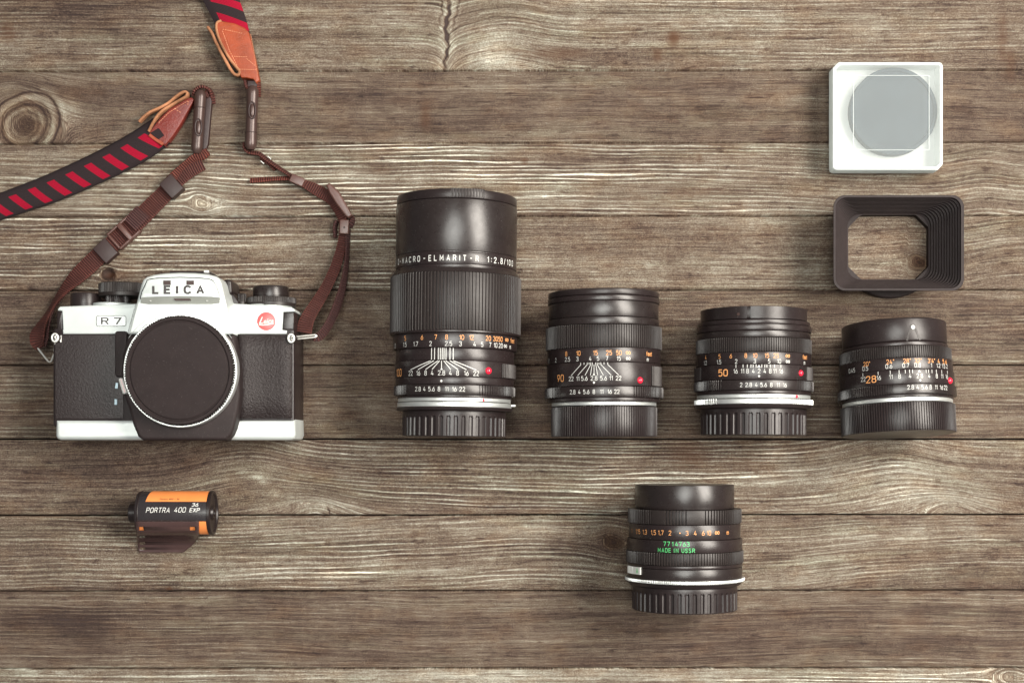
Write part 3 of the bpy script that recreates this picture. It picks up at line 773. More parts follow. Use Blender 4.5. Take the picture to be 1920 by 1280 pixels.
sl('shoulder_insert', [(533, 585.5), (551, 585.5), (551, 617.5), (530.5, 617.5)], 10, ZB-1.5, M['black_metal2'], camo, 1.5)
sl('base_plate', [(103.5, 786), (553, 786), (554, 815), (551, 822), (545, 824.5), (112, 824.5), (106, 822), (103.5, 817)], 8, ZB+1, M['silver'], camo, 8, 6)
# mirror box
sl('mirror_box', [(240, 626.8), (438, 626.8), (443, 650), (449, 690), (450, 742), (446, 770), (438, 803), (433, 815), (424, 825), (267, 825), (258, 818), (249, 797), (240, 764), (229, 735), (226, 700), (229, 665)], 20, 152, M['plastic_matt'], camo, 7, 5)
sl('front_column', rrect(215, 620.5, 238, 706, 5), 60, 122, M['plastic_matt'], camo, 3)
# pentaprism housing
hump = [(240, 626), (255, 569), (264, 534), (268, 524), (275, 518.5), (290, 514.4), (310, 511.8), (337, 510.6), (365, 511.3), (390, 513.6), (405, 517.4), (411, 521.5), (415, 529), (421, 554), (437.5, 626)]
pr = sl('prism_housing', hump, 12, 160, M['silver'], camo, 5, 5, ang=45)
# right flank facet
a, b_, c_, d_ = PT(420, 553, 156), PT(437.5, 626, 156), PT(449.5, 626, ZB+0.6), PT(439, 569, ZB+0.6)
e_, f_ = PT(424, 560, ZB), PT(430, 626, ZB)
recalc(obj('prism_flank', [a, b_, c_, d_, e_, f_], [(0, 1, 2, 3), (0, 4, 5, 1), (4, 3, 2, 5), (0, 3, 4), (1, 5, 2)], M['silver'], camo, smooth=False))
# name plate raised from the housing, undercut band below it
plate = [(264.5, 558), (267, 548), (277, 525.5), (282, 524), (300, 522), (337, 520.7), (375, 522), (393, 524.4), (398, 526.5), (402, 532), (409, 550), (411, 558), (395, 556.8), (337, 555.6), (280, 556.8)]
recalc(obj('tmp', *slab(plate, 158, 171, 1.2, 2), M['silver'], camo, ang=30)).name = 'name_plate'
up = [(264.5, 558.4), (280, 557.2), (337, 556), (395, 557.2), (411, 558.4)]
V = [PT(x, y, 169.5) for x, y in up]+[PT(264+(x-264.5)*1.01+(-0.5 if k == 0 else 0), 570.4 if 0 < k < 4 else 568.5, 160.3) for k, (x, y) in enumerate(up)]
V += [(v[0], v[1]+1.0, 158) for v in V[:5]]+[(v[0], v[1], 158) for v in V[5:10]]
F = [(k, k+1, k+6, k+5) for k in range(4)]+[(k+5, k+6, k+16, k+15) for k in range(4)]+[(k, k+10, k+11, k+1) for k in range(4)]+[(0, 5, 15, 10), (4, 14, 19, 9)]
M['silver_grey_shade'] = plain('grey_metal_shaded', (0.36, 0.37, 0.34), 0.5, 0.3)  # grey for the screws, and the ledge's shade put into its colour
ub = recalc(obj('lamp_ledge', V, F, M['silver_grey_shade'], camo, ang=30))
sl('name_plate_window', rrect(306, 525.8, 320, 534.2, 0.6, 2), 160, 171.6, M['glass_dark'], camo, 0.3, 1)
sl('name_plate_window', rrect(349.3, 525.8, 363.6, 534.2, 0.6, 2), 160, 171.6, M['glass_dark'], camo, 0.3, 1)
sl('ledge_window', [(326, 559.5), (356, 559.5), (357.5, 563.2), (328, 563.2)], 160, 169.6, M['glass_dark'], camo, 0.3, 1)
for x in (282, 388): sl('ledge_screw', circ(x, 563.4, 2.2, 16), 160, 165.6, M['silver_grey_shade'], camo, 0.5, 1)
mb = MB()
gl = [PT(x, y, 160.5) for x, y in [(263.4, 562), (263.4, 557), (266, 547), (276, 524.8), (281.5, 522.8), (300, 520.8), (337, 519.5), (375, 520.8), (393.6, 523.2), (399, 525.8), (403.4, 532), (410.4, 549), (412.4, 557), (412.4, 562)]]
mb.add(*tube(gl, 0.75, 6)); mb.build('plate_groove', M['black_ink'], camo, ang=80)
mb = MB()
for ch, x in (('L', 291), ('E', 313), ('I', 332), ('C', 351.5), ('A', 375.5)):
    text_plane(mb, ch, x, 543, 171.5, 12.8, xs=1.22, wt=0.88)
mb.build('name_lettering', M['black_ink'], camo, smooth=False)
mb = MB(); mb.add(*tube([PT(254.0, 571, ZB+1.5), PT(246, 601, ZB+1.5), PT(239.2, 626, ZB+1.5)], 0.6, 6)); mb.build('housing_seam', M['grey_ink'], camo, ang=80)
# model badge
def outline(poly, z, w_):
    A = [PT(x, y, z) for x, y in poly]; B = inset([(a[0], a[1]) for a in A], w_); n = len(A)
    return [a for a in A]+[(x, y, z) for x, y in B], [(i, (i+1) % n, n+(i+1) % n, n+i) for i in range(n)]
bd = sl('model_badge', rrect(180.6, 591.5, 236.6, 611.6, 4), ZB, ZB+1.7, M['silver'], camo, 0.4, 1)
mb = MB(); mb.add(*outline(rrect(180.6, 591.5, 236.6, 611.6, 4), ZB+1.9, 0.8)); text_plane(mb, 'R', 196.8, 601.8, ZB+1.95, 11.4, xs=1.55, wt=0.52); text_plane(mb, '7', 221, 601.8, ZB+1.95, 11.4, xs=1.6, wt=0.52)
mb.build('badge_lettering', M['black_ink'], bd, smooth=False)
rd = sl('round_badge', circ(499.2, 602.2, 17.2, 48), ZB, ZB+2.4, M['red_badge'], camo, 0.6, 2)
mb = MB()
text_plane(mb, 'L', 489.5, 600.5, ZB+2.7, 12, VF=text_script('L', 13, 8.5, 0.45))
text_plane(mb, 'eica', 503.3, 602.0, ZB+2.75, 9.3, deg=2, VF=text_script('eica', 9.0, 18.5, 0.3))
sw = [(486, 607.6), (492, 608.6), (503, 607.4), (513.5, 605.6), (513.5, 606.8), (503, 609.2), (492, 610.4), (485, 609.2)]
mb.add([PT(x, y, ZB+2.7) for x, y in sw], [(0, 1, 6, 7), (1, 2, 5, 6), (2, 3, 4, 5)])
mb.build('badge_script', M['white'], rd, smooth=False)
# seam arc round the mount on the housing
k0 = PT(337.7, 694, 160.4)
V = []; F = []
for i in range(49):
    a = R(-58+116*i/48); 
    for rr in (107.4, 106.7): V.append((k0[0]+rr*math.sin(a), k0[1]+rr*math.cos(a), 160.5))
F = [(2*i, 2*i+2, 2*i+3, 2*i+1) for i in range(48)]
obj('housing_seam', V, F, M['grey_ink'], camo, smooth=False)
# mount ring and body cap
mr = PT(337.9, 694.2, 170); rr = 107.4*(H-170)/H
V, F = lathe(mr[0], mr[1], 0, [(120, rr-1), (164, rr), (168.6, rr-0.4), (170, rr-1.6), (170, rr-20)], 160, 'z', close0=True, close1=True)
recalc(obj('mount_ring', V, F, M['silver_ring'], camo))
cc = PT(335.0, 694.2, 186); rc = 103.6*(H-186)/H
NT = 132
prof = [(171, rc), (181.5, rc), (184.5, rc-0.8), (186, rc-3), (186, rc-7.5), (183.6, rc-9.2), (183.6, rc-10.4), (185.2, rc-12.0), (185.4, rc-13.5), (185.6, 0.01)]
def modc(p, k, a):
    if k > 2: return 0
    return -3.0 if ((p/(2*PI)*NT) % 1) < 0.45 else 0
V, F = lathe(cc[0], cc[1], 0, prof, NT*6, 'z', modc, close0=True)
bc = recalc(obj('body_cap', V, F, M['cap_face'], camo, ang=30))
# lens release and small marks
rb = rot_pts(rrect(225.5, 708, 233.5, 738.5, 3), 229.5, 723, -17)
sl('release_button', rb, 110, 166, M['white'], camo, 2)
sl('release_stripe', rot_pts(rrect(228.8, 709.5, 231.6, 736, 1), 229.5, 723, -17), 150, 166.7, M['pink'], camo, 0.4, 1)
M['pale_blue'] = plain('pale_blue_mark', (0.50, 0.66, 0.74), 0.4)
sl('index_mark', rot_pts(rrect(216, 717.5, 220.8, 728.3, 0.6, 2), 218.4, 723, 8), 110, 116, M['pale_blue'], camo, 0.4, 1)
sl('index_mark', rrect(214.4, 748, 219.4, 758.5, 0.6, 2), 110, 116, M['pale_blue'], camo, 0.4, 1)
# top controls: axis along y
def dial(name, x0, x1, yt, yb, mat, zc=62, ribs=0, bevel=1.5, parent=camo, depth=1.2, rmax=None):
    k = (H-zc)/H; r = (x1-x0)/2*k; X_ = ((x0+x1)/2-CX)*k
    rz = min(r, 46)  # flattened in z to remain inside the body depth
    yA = (CY-yt)*(H-zc-rz*0.6)/H; yB = (CY-yb)*k
    prof = [(yA, 0.01), (yA, r-bevel), (yA-bevel*0.4, r-bevel*0.3), (yA-bevel, r), (yB+0.6, r), (yB, r-0.6), (yB-6, r-0.6)]
    mod = None; n = 96
    if ribs:
        n = ribs*4
        def mod(p, k_, a): return (-depth if ((p/(2*PI)*ribs) % 1) < 0.45 else 0) if k_ in (3, 4) else 0
    V, F = lathe(X_, 0, zc, prof, n, 'y', mod, close1=True)
    return recalc(obj(name, V, F, mat, parent, ang=32))
d1 = dial('shutter_dial', 186, 276, 529.5, 551, M['rubber'], 58, 90)
dial('dial_collar', 198, 243, 551, 568, M['plastic'], 66, 40, parent=d1)
dial('rewind_knob', 133, 188, 549, 571.5, M['plastic'], 60)
dial('winding_pivot', 474.8, 541.4, 535, 556, M['black_metal2'], 60, 0, 3)
dial('winding_pivot_collar', 463, 555, 556, 569.6, M['rubber'], 60, 84)
dial('release_knob', 446, 461.5, 550, 566, M['rubber'], 78, 22)
dial('shoulder_disc', 174, 250, 567.5, 572, M['silver'], 60)
dial('shoulder_disc', 462, 548, 570.5, 576, M['silver'], 62)
sl('mode_lever', rot_pts(rrect(419, 523.5, 434.5, 552, 6), 427, 538, -6), 30, 104, M['plastic'], camo, 4)
sl('control_deck', [(412, 545), (436, 548), (448, 566), (448, 580), (420, 580)], 20, 88, M['plastic'], camo, 3)
sl('accessory_shoe', rrect(318, 508.3, 394, 520, 2), 20, 122, M['plastic'], camo, 1)
sl('shoe_rail', rrect(382, 506.6, 391, 511, 1), 60, 128, M['chrome'], camo, 0.6)
# strap lugs
for s_, (lx, ly) in enumerate(((104.5, 633), (546, 634))):
    lg = sl('strap_lug', circ(lx, ly, 9.2, 24), 62, 117 if s_ == 0 else 120, M['plastic'], camo, 2.5)
    q = PT(lx-1.5 if s_ == 0 else lx, ly, 118.5 if s_ == 0 else 121.5)
    pts = [(q[0]+5.2*math.cos(t), q[1]+7*math.sin(t), q[2]) for t in [2*PI*i/20 for i in range(21)]]
    mb = MB(); mb.add(*tube(pts, 2.1, 8)); mb.build('lug_eye', M['chrome'], lg, ang=80)
sl('lug_washer', rrect(112.3, 628.5, 115, 641.5, 0.8, 2), 60, ZB+1.6, M['chrome'], camo, 0.5, 1)

# ------------------------------------------------------------------ CAMERA STRAP
st = thing('camera_strap', 'red and black striped neck strap with leather ends and brown webbing clipped to the camera', 'camera strap', PT(350, 300, 0))
def rib(name, pts, mat, th=4.0, parent=st, m=8, crown=0.0):
    V, F, UV = ribbon(pts, th, m, 10, crown)
    return recalc(obj(name, V, F, mat, parent, uvs=UV, ang=60))
# striped neck bands
rib('striped_band', [(-330, 470, 5, 50, 0), (-180, 442, 5, 49, 0), (-60, 408, 6, 48, 0), (0, 388, 7, 48, 0), (45, 372, 8, 50, 0), (97, 353, 9, 53, 0), (157, 327, 10, 55, 0), (218, 298, 11, 57, 0), (262, 274, 12, 59, 2), (303, 246, 12, 58, 4)], M['stripe'], 9, crown=6)
rib('striped_band', [(364, -150, 5, 62, 0), (388, -60, 6, 62, 0), (410, -10, 8, 62, 2), (424, 20, 10, 60, 2), (436, 50, 12, 56, 3), (447, 75, 13, 48, 3)], M['stripe_top'], 7, crown=4)
# leather ends
def pad(name, poly, z0, z1, mat, stitch=None, thmat='thread'):
    o = sl(name, poly, z0, z1, mat, st, 2.5, 4, ang=60)
    if stitch:
        mb = MB()
        for (x0, y0, x1, y1) in stitch:
            L = math.hypot(x1-x0, y1-y0); n = max(1, int(L/4.2))
            for i in range(n):
                a, b2 = (i+0.2)/n, (i+0.72)/n
                p, q = PT(x0+(x1-x0)*a, y0+(y1-y0)*a, z1+0.1), PT(x0+(x1-x0)*b2, y0+(y1-y0)*b2, z1+0.1)
                mb.add(*tube([p, q], 0.55, 6))
        mb.build('stitching', M[thmat], o)
    return o
pad('leather_end', [(278, 249.5), (300, 221), (318, 204), (351, 184), (359, 182.5), (364, 186.5), (359, 196), (338, 234), (322, 258), (309, 274), (303, 270)], 6, 22, M['leather_red'],
    [(297, 231, 317, 211), (317, 211, 353, 189), (353, 189, 352, 198), (326, 203, 340, 212)])
pad('leather_end', [(405, 41), (415, 39.5), (440, 44), (458, 52), (466, 60), (471, 78), (478, 110), (484, 140), (486, 150), (480, 156), (475, 149), (462, 146), (452, 146), (445, 130), (430, 112), (415, 85), (407, 60)], 8, 26, M['leather_tan'],
    [(417, 55, 455, 63), (417, 58, 430, 95), (430, 95, 445, 124), (434, 106, 464, 107), (462, 110, 479, 124), (448, 130, 482, 131), (470, 64, 483, 140)])
rib('leather_lip', [(280, 253, 23.5, 6, 0), (292, 262, 23.5, 6, 0), (306, 271, 23.5, 6, 0)], M['leather_tan'], 2.5)
# folded raw edges of the leather standing on edge
def edge(name, pts, mat, th, hgt):
    return rib(name, [(x, y, z, hgt, 88) for x, y, z in pts], mat, th, m=6)
edge('folded_edge', [(262, 229, 14), (272, 219, 15), (283, 211, 16), (301, 203, 17), (317, 194, 17), (330, 183, 17), (342, 175, 17), (349, 173.4, 17), (352, 177, 17), (349, 183, 17), (337, 190, 17), (320, 200, 17), (306, 209, 17), (297, 218, 17), (288, 232, 17), (280, 248, 17)], M['tan_edge'], 5.4, 16)
edge('folded_edge', [(391, 53, 15), (399, 65, 17), (405, 79, 18), (415, 99, 19), (426, 119, 19), (434, 133, 19), (441, 141, 19), (448, 141.5, 19), (450, 135, 19), (443, 126, 19), (432, 112, 19), (420, 92, 19), (411, 72, 19), (407, 56, 19), (408, 45, 19), (416, 41, 19)], M['tan_edge'], 6.0, 16)
# release clips
def clip(px0, py0, px1, py1, w_, z, oy, seam_y, lean=0):
    c0, c1 = PT(px0, py0, z), PT(px1, py1, z)
    n = 18; pts = []; rad = []
    for i in range(n+1):
        t = i/n; x = c0[0]+(c1[0]-c0[0])*t; y = c0[1]+(c1[1]-c0[1])*t
        e = min(t, 1-t)/0.5; rr = w_/2*(1-(1-min(1, e*6))**2*0.45)
        rr *= (1.0-0.07*math.sin(t*PI))
        pts.append((x, y, z)); rad.append(rr)
    V, F = tube(pts, rad, 20)
    o = recalc(obj('release_clip', V, F, M['clip'], st, ang=50))
    L = math.hypot(px1-px0, py1-py0); dx, dy = (px1-px0)/L, (py1-py0)/L
    t = (oy-py0)/(py1-py0); ox = px0+(px1-px0)*t
    pq = PT(ox, oy, z+w_/2)
    # oval tongue with a dark surround
    ring = [(pq[0]+6.2*math.cos(a), pq[1]+15.5*math.sin(a), z+w_/2-1.2+0.8*math.sin(a)**2*0) for a in [2*PI*i/28 for i in range(29)]]
    mb = MB(); mb.add(*tube(ring, 1.5, 8)); mb.build('tongue_rim', M['slider_dark'], o, ang=80)
    V = []; F = []
    for j in range(7):
        for i in range(20):
            a = 2*PI*i/20; q = j/6
            V.append((pq[0]+4.6*math.cos(a)*math.sin(q*PI/2), pq[1]+13*math.sin(a)*math.sin(q*PI/2), z+w_/2-1.2+3.0*math.cos(q*PI/2)))
    for j in range(6):
        for i in range(20): F.append((j*20+i, j*20+(i+1) % 20, (j+1)*20+(i+1) % 20, (j+1)*20+i))
    recalc(obj('clip_tongue', V, F, M['clip'], o, ang=80))
    t = (seam_y-py0)/(py1-py0); sx = px0+(px1-px0)*t; sq = PT(sx, seam_y, z)
    arc = [(sq[0]+(w_/2*0.965)*math.cos(a), sq[1], sq[2]+(w_/2*0.965)*math.sin(a)) for a in [PI*i/16 for i in range(17)]]
    mb = MB(); mb.add(*tube(arc, 0.7, 6)); mb.build('clip_joint', M['slider_dark'], o, ang=80)
    return o
clip(376.5, 170, 368.5, 288, 22, 20, 239, 203)
clip(474, 162, 470, 281, 23, 20, 207, 249.5)
sl('clip_tab', [(378, 176), (394, 180), (397, 190), (390, 270), (384, 286), (374, 284)], 2, 12, M['slider_dark'], st, 2)
# webbing loops round the clips
rib('webbing_loop', [(362, 178, 12, 12, 70), (366, 169, 16, 12, 75), (378, 163, 18, 12, 80), (392, 168, 16, 12, 80), (398, 180, 10, 12, 70)], M['web'], 6)
rib('webbing_loop', [(385, 172, 18, 16, 25), (394, 180, 10, 16, 20), (397, 196, 5, 14, 10)], M['web'], 4)
rib('webbing_loop', [(461, 153, 14, 11, 60), (463, 162, 18, 11, 60), (469, 170, 22, 8, 40)], M['web'], 5)
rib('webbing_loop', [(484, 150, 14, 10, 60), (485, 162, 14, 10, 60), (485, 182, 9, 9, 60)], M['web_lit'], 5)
sl('clip_yoke', [(463, 151), (482, 151), (482, 166), (464, 166)], 8, 20, M['slider_dark'], st, 2)
# left webbing
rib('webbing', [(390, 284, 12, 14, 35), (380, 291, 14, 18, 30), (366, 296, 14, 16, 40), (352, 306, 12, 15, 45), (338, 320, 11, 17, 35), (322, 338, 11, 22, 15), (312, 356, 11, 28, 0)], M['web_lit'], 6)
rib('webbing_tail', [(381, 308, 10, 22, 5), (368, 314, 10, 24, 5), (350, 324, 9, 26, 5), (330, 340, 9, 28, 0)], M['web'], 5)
rib('webbing', [(322, 346, 8, 30, 0), (307, 365, 7, 32, 0), (288, 384, 7, 33, 0), (270, 402, 9, 34, 0), (254, 418, 8, 34, 0), (232, 438, 6, 32, 0), (212, 456, 6, 32, 0), (196, 471, 7, 32, 0), (178, 487, 7, 33, 0), (160, 504, 8, 33, -5), (143, 520, 10, 31, -12), (127, 536, 14, 27, -28), (110, 556, 22, 23, -45), (94, 581, 34, 20, -52), (80, 604, 48, 23, -35), (71, 624, 58, 27, -10), (70, 641, 60, 25, 10), (76, 653, 57, 16, 25)], M['web'], 5)
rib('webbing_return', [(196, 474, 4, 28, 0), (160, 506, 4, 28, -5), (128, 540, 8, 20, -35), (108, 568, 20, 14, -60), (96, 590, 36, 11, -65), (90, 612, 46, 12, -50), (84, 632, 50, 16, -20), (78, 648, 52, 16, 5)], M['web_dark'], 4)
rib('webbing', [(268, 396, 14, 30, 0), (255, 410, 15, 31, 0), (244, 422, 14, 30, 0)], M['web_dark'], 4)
def box_on(name, px, py, L, W, deg, z0, z1, mat, r=2):
    return sl(name, rot_pts(rrect(px-L/2, py-W/2, px+L/2, py+W/2, r, 3), px, py, deg), z0, z1, mat, st, 1.6, 3)
s1 = box_on('slider', 321, 349, 30, 37, -42, 1, 19, M['slider_dark'])
s2 = box_on('slider', 197, 470, 31, 38, -42, 1, 16, M['slider_dark'])
bx = thing  # (tri-glide buckle)
def frame_on(name, px, py, L, W, deg, z0, z1, mat, bars, t=4):
    o = box_on(name, px, py, 7, W, deg, z0, z1, mat)
    return o
mbx = MB()
def bar(mb, px, py, L, W, deg, z0, z1):
    mb.add(*slab(rot_pts(rrect(px-L/2, py-W/2, px+L/2, py+W/2, 1.5, 3), px, py, deg), z0, z1, 1.2, 2))
bar(mbx, 233, 434, 9, 38, -42, 2, 17)
dx_, dy_ = math.cos(R(-42)), math.sin(R(-42))
for sgn in (1, -1):
    cx_, cy_ = 231.5+sgn*17.5*math.sin(R(42)), 436+sgn*17.5*math.cos(R(42))
    bar(mbx, cx_, cy_, 52, 4, -42, 2, 15.5)
bar(mbx, 213, 452.5, 4, 37, -42, 2, 12)
recalc(mbx.build('buckle', M['slider'], st))
# wire triangle at the left lug
wp = [(103, 630, 124), (104, 636, 122), (103, 645, 110), (101.5, 655, 106), (102, 662, 100), (99, 669, 94), (96.5, 676, 88), (92, 678, 82), (87, 673, 76), (79, 663, 67), (70.5, 652, 60)]
mb = MB(); mb.add(*tube([PT(*p[:3]) for p in spline(wp, 5)], 1.7, 10)); mb.build('strap_wire', M['chrome'], st, ang=80)
# right webbing
rib('webbing', [(459, 268, 12, 10, 60), (459, 277, 14, 10, 60), (466, 285, 12, 13, 60), (477, 287, 10, 13, 55), (487, 289, 9, 13, 55), (500, 299, 8, 13, 58), (520, 313, 8, 13, 60), (540, 326, 8, 13, 60), (556, 337, 9, 15, 50), (574, 346, 8, 18, 25), (590, 354, 7, 21, 10), (606, 363, 7, 22, 0), (622, 373, 9, 22, -10), (632, 388, 12, 20, -20), (639, 404, 13, 17, -20), (645, 420, 11, 17, -5), (644, 440, 9, 17, 10), (641, 458, 9, 17, 10), (635, 482, 12, 18, 10), (626, 508, 18, 19, 8), (613, 536, 28, 20, 5), (598, 562, 40, 22, 5), (584, 584, 52, 24, 5), (574, 604, 62, 27, 5), (570, 624, 66, 28, 10)], M['web'], 4)
rib('webbing_inner', [(489, 296, 5, 9, 60), (505, 308, 4, 9, 60), (516, 319, 4, 8, 60)], M['web'], 4)
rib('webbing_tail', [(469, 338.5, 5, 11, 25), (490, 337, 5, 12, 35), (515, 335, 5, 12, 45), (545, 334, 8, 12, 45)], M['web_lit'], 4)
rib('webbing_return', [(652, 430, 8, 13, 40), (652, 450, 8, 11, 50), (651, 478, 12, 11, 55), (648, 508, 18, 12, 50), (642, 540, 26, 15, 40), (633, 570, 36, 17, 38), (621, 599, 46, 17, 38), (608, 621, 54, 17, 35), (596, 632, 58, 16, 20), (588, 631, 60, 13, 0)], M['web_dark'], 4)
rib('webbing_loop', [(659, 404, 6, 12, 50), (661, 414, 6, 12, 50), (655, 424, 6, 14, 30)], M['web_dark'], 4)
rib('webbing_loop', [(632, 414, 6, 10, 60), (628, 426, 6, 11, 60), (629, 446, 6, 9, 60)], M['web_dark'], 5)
s3 = box_on('slider', 557, 337.5, 27, 16, 24, 2, 20, M['slider'])
s4 = box_on('slider', 645, 425, 17, 27, 2, 2, 20, M['slider'])
sl('slider_peg', circ(645.5, 426.5, 1.8, 12), 15, 21, M['slider_dark'], s4, 0.5, 1)
sl('toggle_bar', [(611, 347), (616.5, 342.5), (621, 345), (637, 361), (651, 386), (660.5, 404), (653, 409), (647, 405), (631, 384), (617, 362)], 8, 24, M['slider'], st, 3.5, 4)
for dy in (0, 4.6):
    pts = [(546, 631.5+dy, 124), (560, 630.5+dy, 96), (575, 629+dy, 78), (590, 627.5+dy, 66)]
    mb = MB(); mb.add(*tube([PT(*p[:3]) for p in spline(pts, 4)], 1.5, 10)); mb.build('strap_wire', M['chrome'], st, ang=80)
mb = MB(); pts = [(590, 627.3, 66), (594, 629.5, 64), (590, 632.1, 66)]
mb.add(*tube([PT(*p[:3]) for p in spline(pts, 4)], 1.5, 10)); mb.build('strap_wire', M['chrome'], st, ang=80)
# two metal rivets on the right webbing
for (x, y) in ((505, 296), (492, 305)):
    mb = MB(); mb.add(*tube([PT(x-3, y-3, 13), PT(x+3, y+2.4, 13)], 1.1, 8)); mb.build('rivet', M['chrome'], st, ang=80)
# spots where red thread shows on the edge of the webbing
mb = MB()
for (x, y) in [(645-0.1*i*i*0.3, 452+i*4.0) for i in range(24)]: pass

# ------------------------------------------------------------------ LENSES
BM, BM2, RB, PL, SR = M['black_metal'], M['black_metal2'], M['rubber'], M['plastic'], M['silver_ring']
W_, O_ = M['white'], M['orange']
def sx(s, o, lst, py=None): return [(t, x/s+o) if py is None else (t, x/s+o, py) for t, x in lst]

# --- long macro lens
L = Lens('camera_lens', 'tallest black lens with wide ribbed focus ring, lying right beside the film camera', 853.5, 122.5, 640, rz=-0.7)
fc = L.ring('front_cap', 353, 371, 112.3, PL, solid0=True, ch=2.2)
L.arc_block('cap_release_tab', 352.4, 369, 113.0, 842, 905, RB, fc, 1, 1.0)
L.ring('hood', 371.5, 469.5, 113.3, M['black_metal2'], hw1=113.3, n=160)
L.ring('hood_groove', 469, 472.5, 112, BM)
nr = L.ring('name_ring', 472, 494, 113.2, BM)
L.ring('neck', 493, 501, 111.5, BM)
L.ring('collar', 500, 508.5, 117, BM2, hw1=121)
L.ring('focus_ring', 508.3, 617.5, 122.5, RB, ribs=118, depth=1.9)
L.ring('collar', 617.5, 622, 122.3, BM)
dr = L.ring('distance_scale_ring', 622.2, 651, 116, BM)
df = L.ring('depth_of_field_ring', 651.3, 674.8, 111, BM)
ir = L.ring('index_ring', 675, 705.5, 112.3, BM)
L.arc_block('grip_segment', 678, 704, 114.8, 943, None, RB, ir, 1)
L.ring('collar', 705.8, 720, 111, BM)
ar = L.ring('aperture_ring', 720.6, 739, 113.6, BM2, ribs=130, zones=[(None, 764), (897, None)], depth=1.6)
L.ring('rear_barrel', 739, 744.6, 107, BM)
L.ring('mount_ring', 744.8, 751.6, 105.5, SR)
L.ring('mount_gap', 751.4, 753.2, 104.4, BM)
L.ring('mount_flange', 753, 761.8, 107, SR)
L.ring('flange', 762, 768, 109, PL, hw1=108)
L.eos_cap(767.5, 818, 96.8, 779)
name = [('P', 740.6), ('O', 745.3), ('-', 748.8), ('M', 753.9), ('A', 760.2), ('C', 767), ('R', 775), ('O', 783.2), ('-', 793.7), ('E', 804), ('L', 814.3), ('M', 826.2), ('A', 838.7), ('R', 850.6), ('I', 860.2), ('T', 869.5), ('-', 881.6), ('R', 893),
        ('1', 913.5), (':', 919.7), ('2', 926.6), ('.', 932.8), ('8', 938.7), ('/', 944.5), ('1', 949.7), ('0', 954), ('0', 958.8)]
L.marks('name_lettering', 113.2, name, W_, h=9.8, py=483.2, xs=0.78, bold=0.018, parent=nr)
cr = lambda lst: [(t, x/4.74+700) for t, x in lst]
L.marks('feet_scale', 116, cr([('5', 283), ('6', 432), ('7', 555), ('8', 651), ('10', 786), ('12', 872), ('20', 1022), ('30', 1087), ('50', 1130), ('∞', 1187), ('feet', 1238)]), O_, h=8.2, py=631.8, parent=dr)
L.marks('metre_scale', 116, cr([('1.3', 192), ('1.5', 280), ('1.7', 377), ('2', 508), ('2.5', 668), ('3', 775), ('4', 900), ('5', 968), ('7', 1040), ('10', 1088), ('20', 1133), ('∞', 1175), ('m', 1217)]), W_, h=8, py=643.9, parent=dr)
lx = [519, 546, 579, 597, 614, 630, 648, 683, 712]
L.lines('depth_lines', 111, [(x/4.74+700, 651.8, x/4.74+700, 674) for x in lx], W_, 1.35, parent=df)
fan = [(512, 333), (540, 400), (577, 467), (592, 525), (609, 609), (628, 692), (645, 757), (683, 832), (714, 920)]
L.lines('depth_lines', 112.3, [(a/4.74+700, 676.2, b2/4.74+700, 692.6) for a, b2 in fan], W_, 1.35, parent=ir)
L.marks('aperture_index', 112.3, [('^', 828.5)], W_, h=4.4, py=691.2, parent=ir)
L.marks('depth_scale', 112.3, cr([('22', 334), ('16', 403), ('8', 468), ('4', 526), ('2.8', 609), ('4', 688), ('8', 753), ('16', 831), ('22', 917)]), W_, h=8.2, py=698.9, parent=ir)
L.marks('focal_length', 112.3, [('100', 748.3)], O_, h=13.0, py=696.5, xs=0.85, bold=0.0, parent=ir)
L.marks('index_dot', 111, [('•', 828.5)], W_, h=2.2, py=714)
L.marks('aperture_scale', 113.6, cr([('2.8', 401), ('4', 458), ('5.6', 522), ('8', 589), ('11', 658), ('16', 726), ('22', 795)]), W_, h=7.8, py=729, parent=ar)
L.bead(916.7, 693, 112.3, 6.6); L.bead(908, 748.4, 105.5, 2.6, name='red_mount_mark')
q = PT(955, 758.5, 90); sl('mount_pin', rrect(950, 757, 968, 761, 1.2), 84, 92, M['chrome'], L.root, 1)

# --- 90
L = Lens('camera_lens', 'black lens with an orange 90, finely ribbed rear cap, between two other lenses', 1132, 110.8, 680, rz=0.2)
fc = L.ring('front_cap', 539, 551.5, 103.6, PL, solid0=True, ch=2.2)
L.ring('front_ring', 552, 562, 104.6, BM); L.ring('front_barrel', 562.4, 592, 102.6, BM2); L.ring('front_barrel', 592.6, 606.3, 103.6, BM2)
L.ring('focus_ring', 607, 650, 108.6, RB, ribs=140, depth=1.7)
dr = L.ring('distance_scale_ring', 650.4, 678, 105.8, BM)
ir = L.ring('index_ring', 678.4, 722.6, 106.2, BM)
L.arc_block('grip_segment', 684, 721, 108.6, 1223, None, RB, ir, 1)
ar = L.ring('aperture_ring', 723.4, 743.4, 110.8, BM2, ribs=130, zones=[(None, 1050), (1185, None)], depth=1.6)
L.ring('rear_barrel', 743.6, 751.6, 104.5, BM)
L.ring('mount_ring', 752, 759, 98, SR)
L.ring('rear_cap', 760.4, 818, 99.2, PL, ribs=126, solid1=True, ch=2.0, depth=1.6)
q4 = lambda lst: [(t, x/4+1000) for t, x in lst]
L.marks('feet_scale', 105.8, q4([('8', 247), ('10', 338), ('15', 466), ('25', 567), ('50', 642), ('∞', 712), ('feet', 870)]), O_, h=7.8, py=661, parent=dr)
L.marks('metre_scale', 105.8, q4([('1.7', 115), ('2', 168), ('2.5', 255), ('3', 330), ('4', 426), ('5', 485), ('7', 553), ('15', 641), ('∞', 712), ('m', 858)]), W_, h=7.3, py=671.6, parent=dr)
tk = [355, 380, 404, 418, 430, 442, 467, 479, 492, 506, 530, 558]
